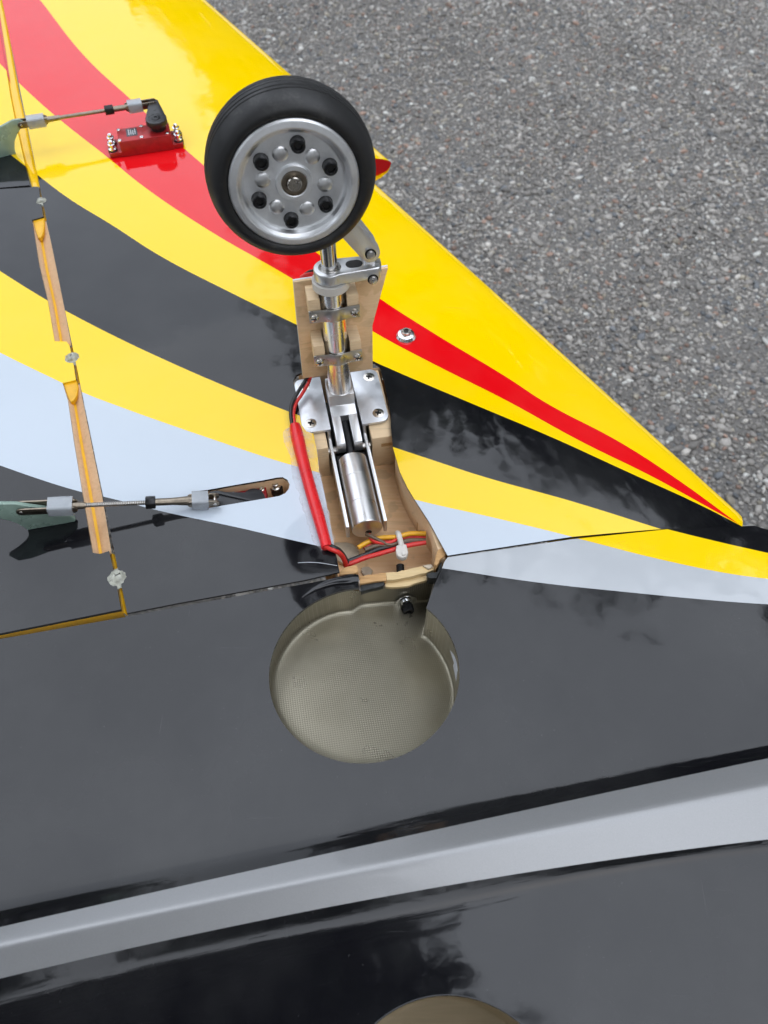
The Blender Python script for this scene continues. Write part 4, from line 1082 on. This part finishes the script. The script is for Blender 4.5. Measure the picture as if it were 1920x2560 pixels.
# ---------------------------------------------------------------- wing bolt
o_ = U(1015, 840, 0); o_.z = float(zin(np.float64(o_.x), np.float64(o_.y)))
m = MB(Matrix.Translation(o_)); m.lathe([(5.9, -.4), (6.0, .5), (4.9, 2.2), (3.6, 2.7), (3.0, 2.7)], 48)
wb = m.build('wing_bolt', M['zinc'], jet, sharp=28, label='bright wing bolt in a cone washer on the red stripe')
m = MB(Matrix.Translation(o_)); m.lathe([(3.0, 2.6), (2.9, 4.4), (2.6, 4.7), (1.75, 4.7), (1.6, 3.6), (.001, 3.5)], 36); m.build('bolt_head', M['screw'], wb, sharp=28)
m = MB(Matrix.Translation(o_)); m.prism(ngon(6, 1.6, .2), 3.6, 3.75); m.build('hex_socket', M['slot'], wb)

# ---------------------------------------------------------------- bolt and washer in the wheel well wall
bd = Vector((back[0][0] - back[-1][0], back[0][1] - back[-1][1], 0)).normalized(); bn = Vector((bd.y, -bd.x, 0))
FBK = frame((back[-1][0], back[-1][1], 0), bd, bn)
if (FBK.to_3x3() @ Vector((0, 1, 0))).z < 0: FBK = frame((back[-1][0], back[-1][1], 0), -bd, bn)
wp = onplane(*zoom2(1005, 1445), FBK, 2, .4)
FWB = FBK @ Matrix.Translation((wp.x, wp.y, 1.1))
m = MB(FWB); m.lathe([(.001, 0), (5.7, 0), (5.7, .7), (2, .75)], 44); ws = m.build('well_bolt', M['zinc'], jet, .1, label='black socket-head bolt with wide washer in the wheel well wall')
m = MB(FWB); m.lathe([(3.0, .7), (3.0, 1.6), (2.2, 2.2), (2.2, 2.8)], 32); m.build('spring_washer', M['zinc'], ws, sharp=30)
m = MB(FWB); n_ = 60; prof = [(3.0, 2.6), (3.05, 3.0), (3.05, 6.4), (2.7, 6.9), (1.7, 6.9), (1.6, 4.8), (.001, 4.7)]
m.lathe(prof, n_)
m.v = [v if i // n_ not in (1, 2) or (i % 2) else tuple(Vector(v) + (FWB.translation + FWB.to_3x3() @ Vector((0, 0, 5)) - Vector(v)) * .05) for i, v in enumerate(m.v)]
m.build('bolt_head', M['bolt'], ws, sharp=14)

# ---------------------------------------------------------------- wiring
def wire(name, pts, z, r, mat, parent=jet, fn=zoom2, label=None, n=12):
    zz = z if isinstance(z, (list, tuple)) else [z] * len(pts)
    m = MB(); m.tube([tuple(U(*fn(*p), h)) for p, h in zip(pts, zz)], r, n); return m.build(name, M[mat], parent, sharp=60, label=label)
def z1(x, y): return (680 + x / 5.184, 900 + y / 5.184)
def z3(x, y): return (680 + x / 3.318, 900 + y / 3.318)
tubep = [(190, 545), (215, 660), (262, 860), (330, 1110), (395, 1330), (455, 1555)]
m = MB(); m.tube([tuple(U(*z3(*p), 2.3)) for p in tubep], lambda t: 3.0 + .22 * math.sin(t * 11) + .5 * math.sin(math.pi * min(1, t * 1.5)), 18)
loom = m.build('wiring_loom', M['shrink'], jet, sharp=60, label='red heat-shrink tube glued over the wires along the bay edge')
wire('black_wire', [(470, 215), (430, 270), (335, 420), (262, 560), (243, 690), (262, 850)], [10, 6, 5, 4, 3.4, 2.6], 1.05, 'wire_black', loom, z1)
wire('red_wire', [(500, 215), (470, 300), (390, 440), (312, 560), (280, 690), (296, 850)], [10, 5.4, 4, 3, 2.6, 2.3], 1.0, 'wire_red', loom, z1)
wire('red_wire', [(-40, 760), (60, 800), (140, 840), (200, 910), (235, 1010)], [2.5, 2, 0, -5, -12], 1.3, 'wire_red', loom)
wire('black_wire', [(-20, 730), (60, 765), (130, 800), (195, 870), (245, 960)], [2.5, 2.4, .5, -5, -12], 1.3, 'wire_black', loom)
wire('red_wire', [(200, 1010), (330, 965), (480, 905), (690, 845), (880, 790), (1050, 742), (1270, 705)], -15, 1.3, 'wire_red', loom)
wire('black_wire', [(230, 960), (380, 905), (520, 850), (650, 795), (770, 765), (950, 730), (1270, 690)], -15.5, 1.25, 'wire_black', loom)
wire('yellow_wire', [(390, 775), (460, 730), (560, 680), (700, 645), (880, 635), (1060, 592), (1270, 590)], -15, 1.3, 'wire_yellow', loom)
wire('red_wire', [(465, 785), (600, 718), (780, 690), (930, 655), (1100, 640), (1270, 655)], -17, 1.25, 'wire_red', loom)
wire('brown_wire', [(480, 800), (640, 745), (790, 740), (920, 710), (1060, 680), (1270, 680)], -14.8, 1.25, 'wire_brown', loom)
wire('brown_wire', [(495, 600), (545, 620), (610, 650), (690, 690), (790, 735), (880, 720)], [-12, -11, -12, -13, -14, -14.4], .95, 'wire_brown', loom)
wire('red_wire', [(530, 598), (560, 660), (620, 700), (730, 715), (830, 695), (930, 650)], [-13, -13, -13.4, -13.6, -13.6, -14], .95, 'wire_red', loom)
m = MB(); m.tube([tuple(U(*zoom2(*p), z)) for p, z in (((900, 585), -15.5), ((915, 600), -12.6), ((940, 690), -12.2), ((955, 760), -12.8))], 1.5, 8)
m.v = [tuple(v) for v in m.v]; ct = m.build('cable_tie', M['nylon'], jet, label='white nylon cable tie round the wires in the bay')
m = MB(); m.prism(zpoly([(885, 745), (1015, 728), (1040, 830), (1020, 890), (960, 912), (895, 880), (878, 820)], -12), -15.5, -11.5); m.build('tie_head', M['nylon'], ct, .7, seg=3)
m = MB(); m.prism(zpoly([(955, 830), (1000, 825), (1005, 870), (960, 878)], -11.3), -12, -10.6); m.build('tie_tail', M['nylon'], ct, .3)
m = MB(); a_, b_ = U(*zoom2(935, 1000), -20), U(*zoom2(940, 1085), -20)
prof = []; x = 0
while x < 7: prof += [(1.9, x), (2.15, x + .3), (1.9, x + .6)]; x += .75
m.lathe([(.001, 0)] + prof, 18, M=frame(a_, (1, 0, 0), (b_ - a_))); m.build('bolt_shank', M['bolt'], ws, sharp=40)
# clear glue along the loom
gp = [(240, 535), (130, 560), (85, 600), (90, 650), (112, 720), (150, 800), (158, 880), (175, 980), (225, 1120), (240, 1220), (290, 1320), (310, 1420), (350, 1520), (420, 1582), (480, 1560), (520, 1470), (488, 1360), (470, 1250), (440, 1120), (410, 960), (392, 900), (372, 740), (335, 610)]
go = rough_poly([UXY(*z3(*p)) for p in gp], .5, 2.2)
m = MB()
def zglue(X, Y):
    d = segdist(X, Y, go); return .12 + .75 * np.clip(d / 3.5, 0, 1) ** .7 + .12 * np.sin(X * 2.1) * np.cos(Y * 1.3)
panel(m, go, zglue, 1.6); nv = len(m.v)
m.build('clear_glue', M['glue_sheet'] if 'glue_sheet' in M else M['glue'], loom, sharp=None, label='clear glue film under the red tube')
# stray white fibre
wire('fibre', [(215, 1682), (300, 1678), (390, 1682), (470, 1694), (540, 1706)], [1, 2, 2.4, 2, .6], .13, 'white_paint', loom, z3, n=5)
# cream tape on the outer pushrod
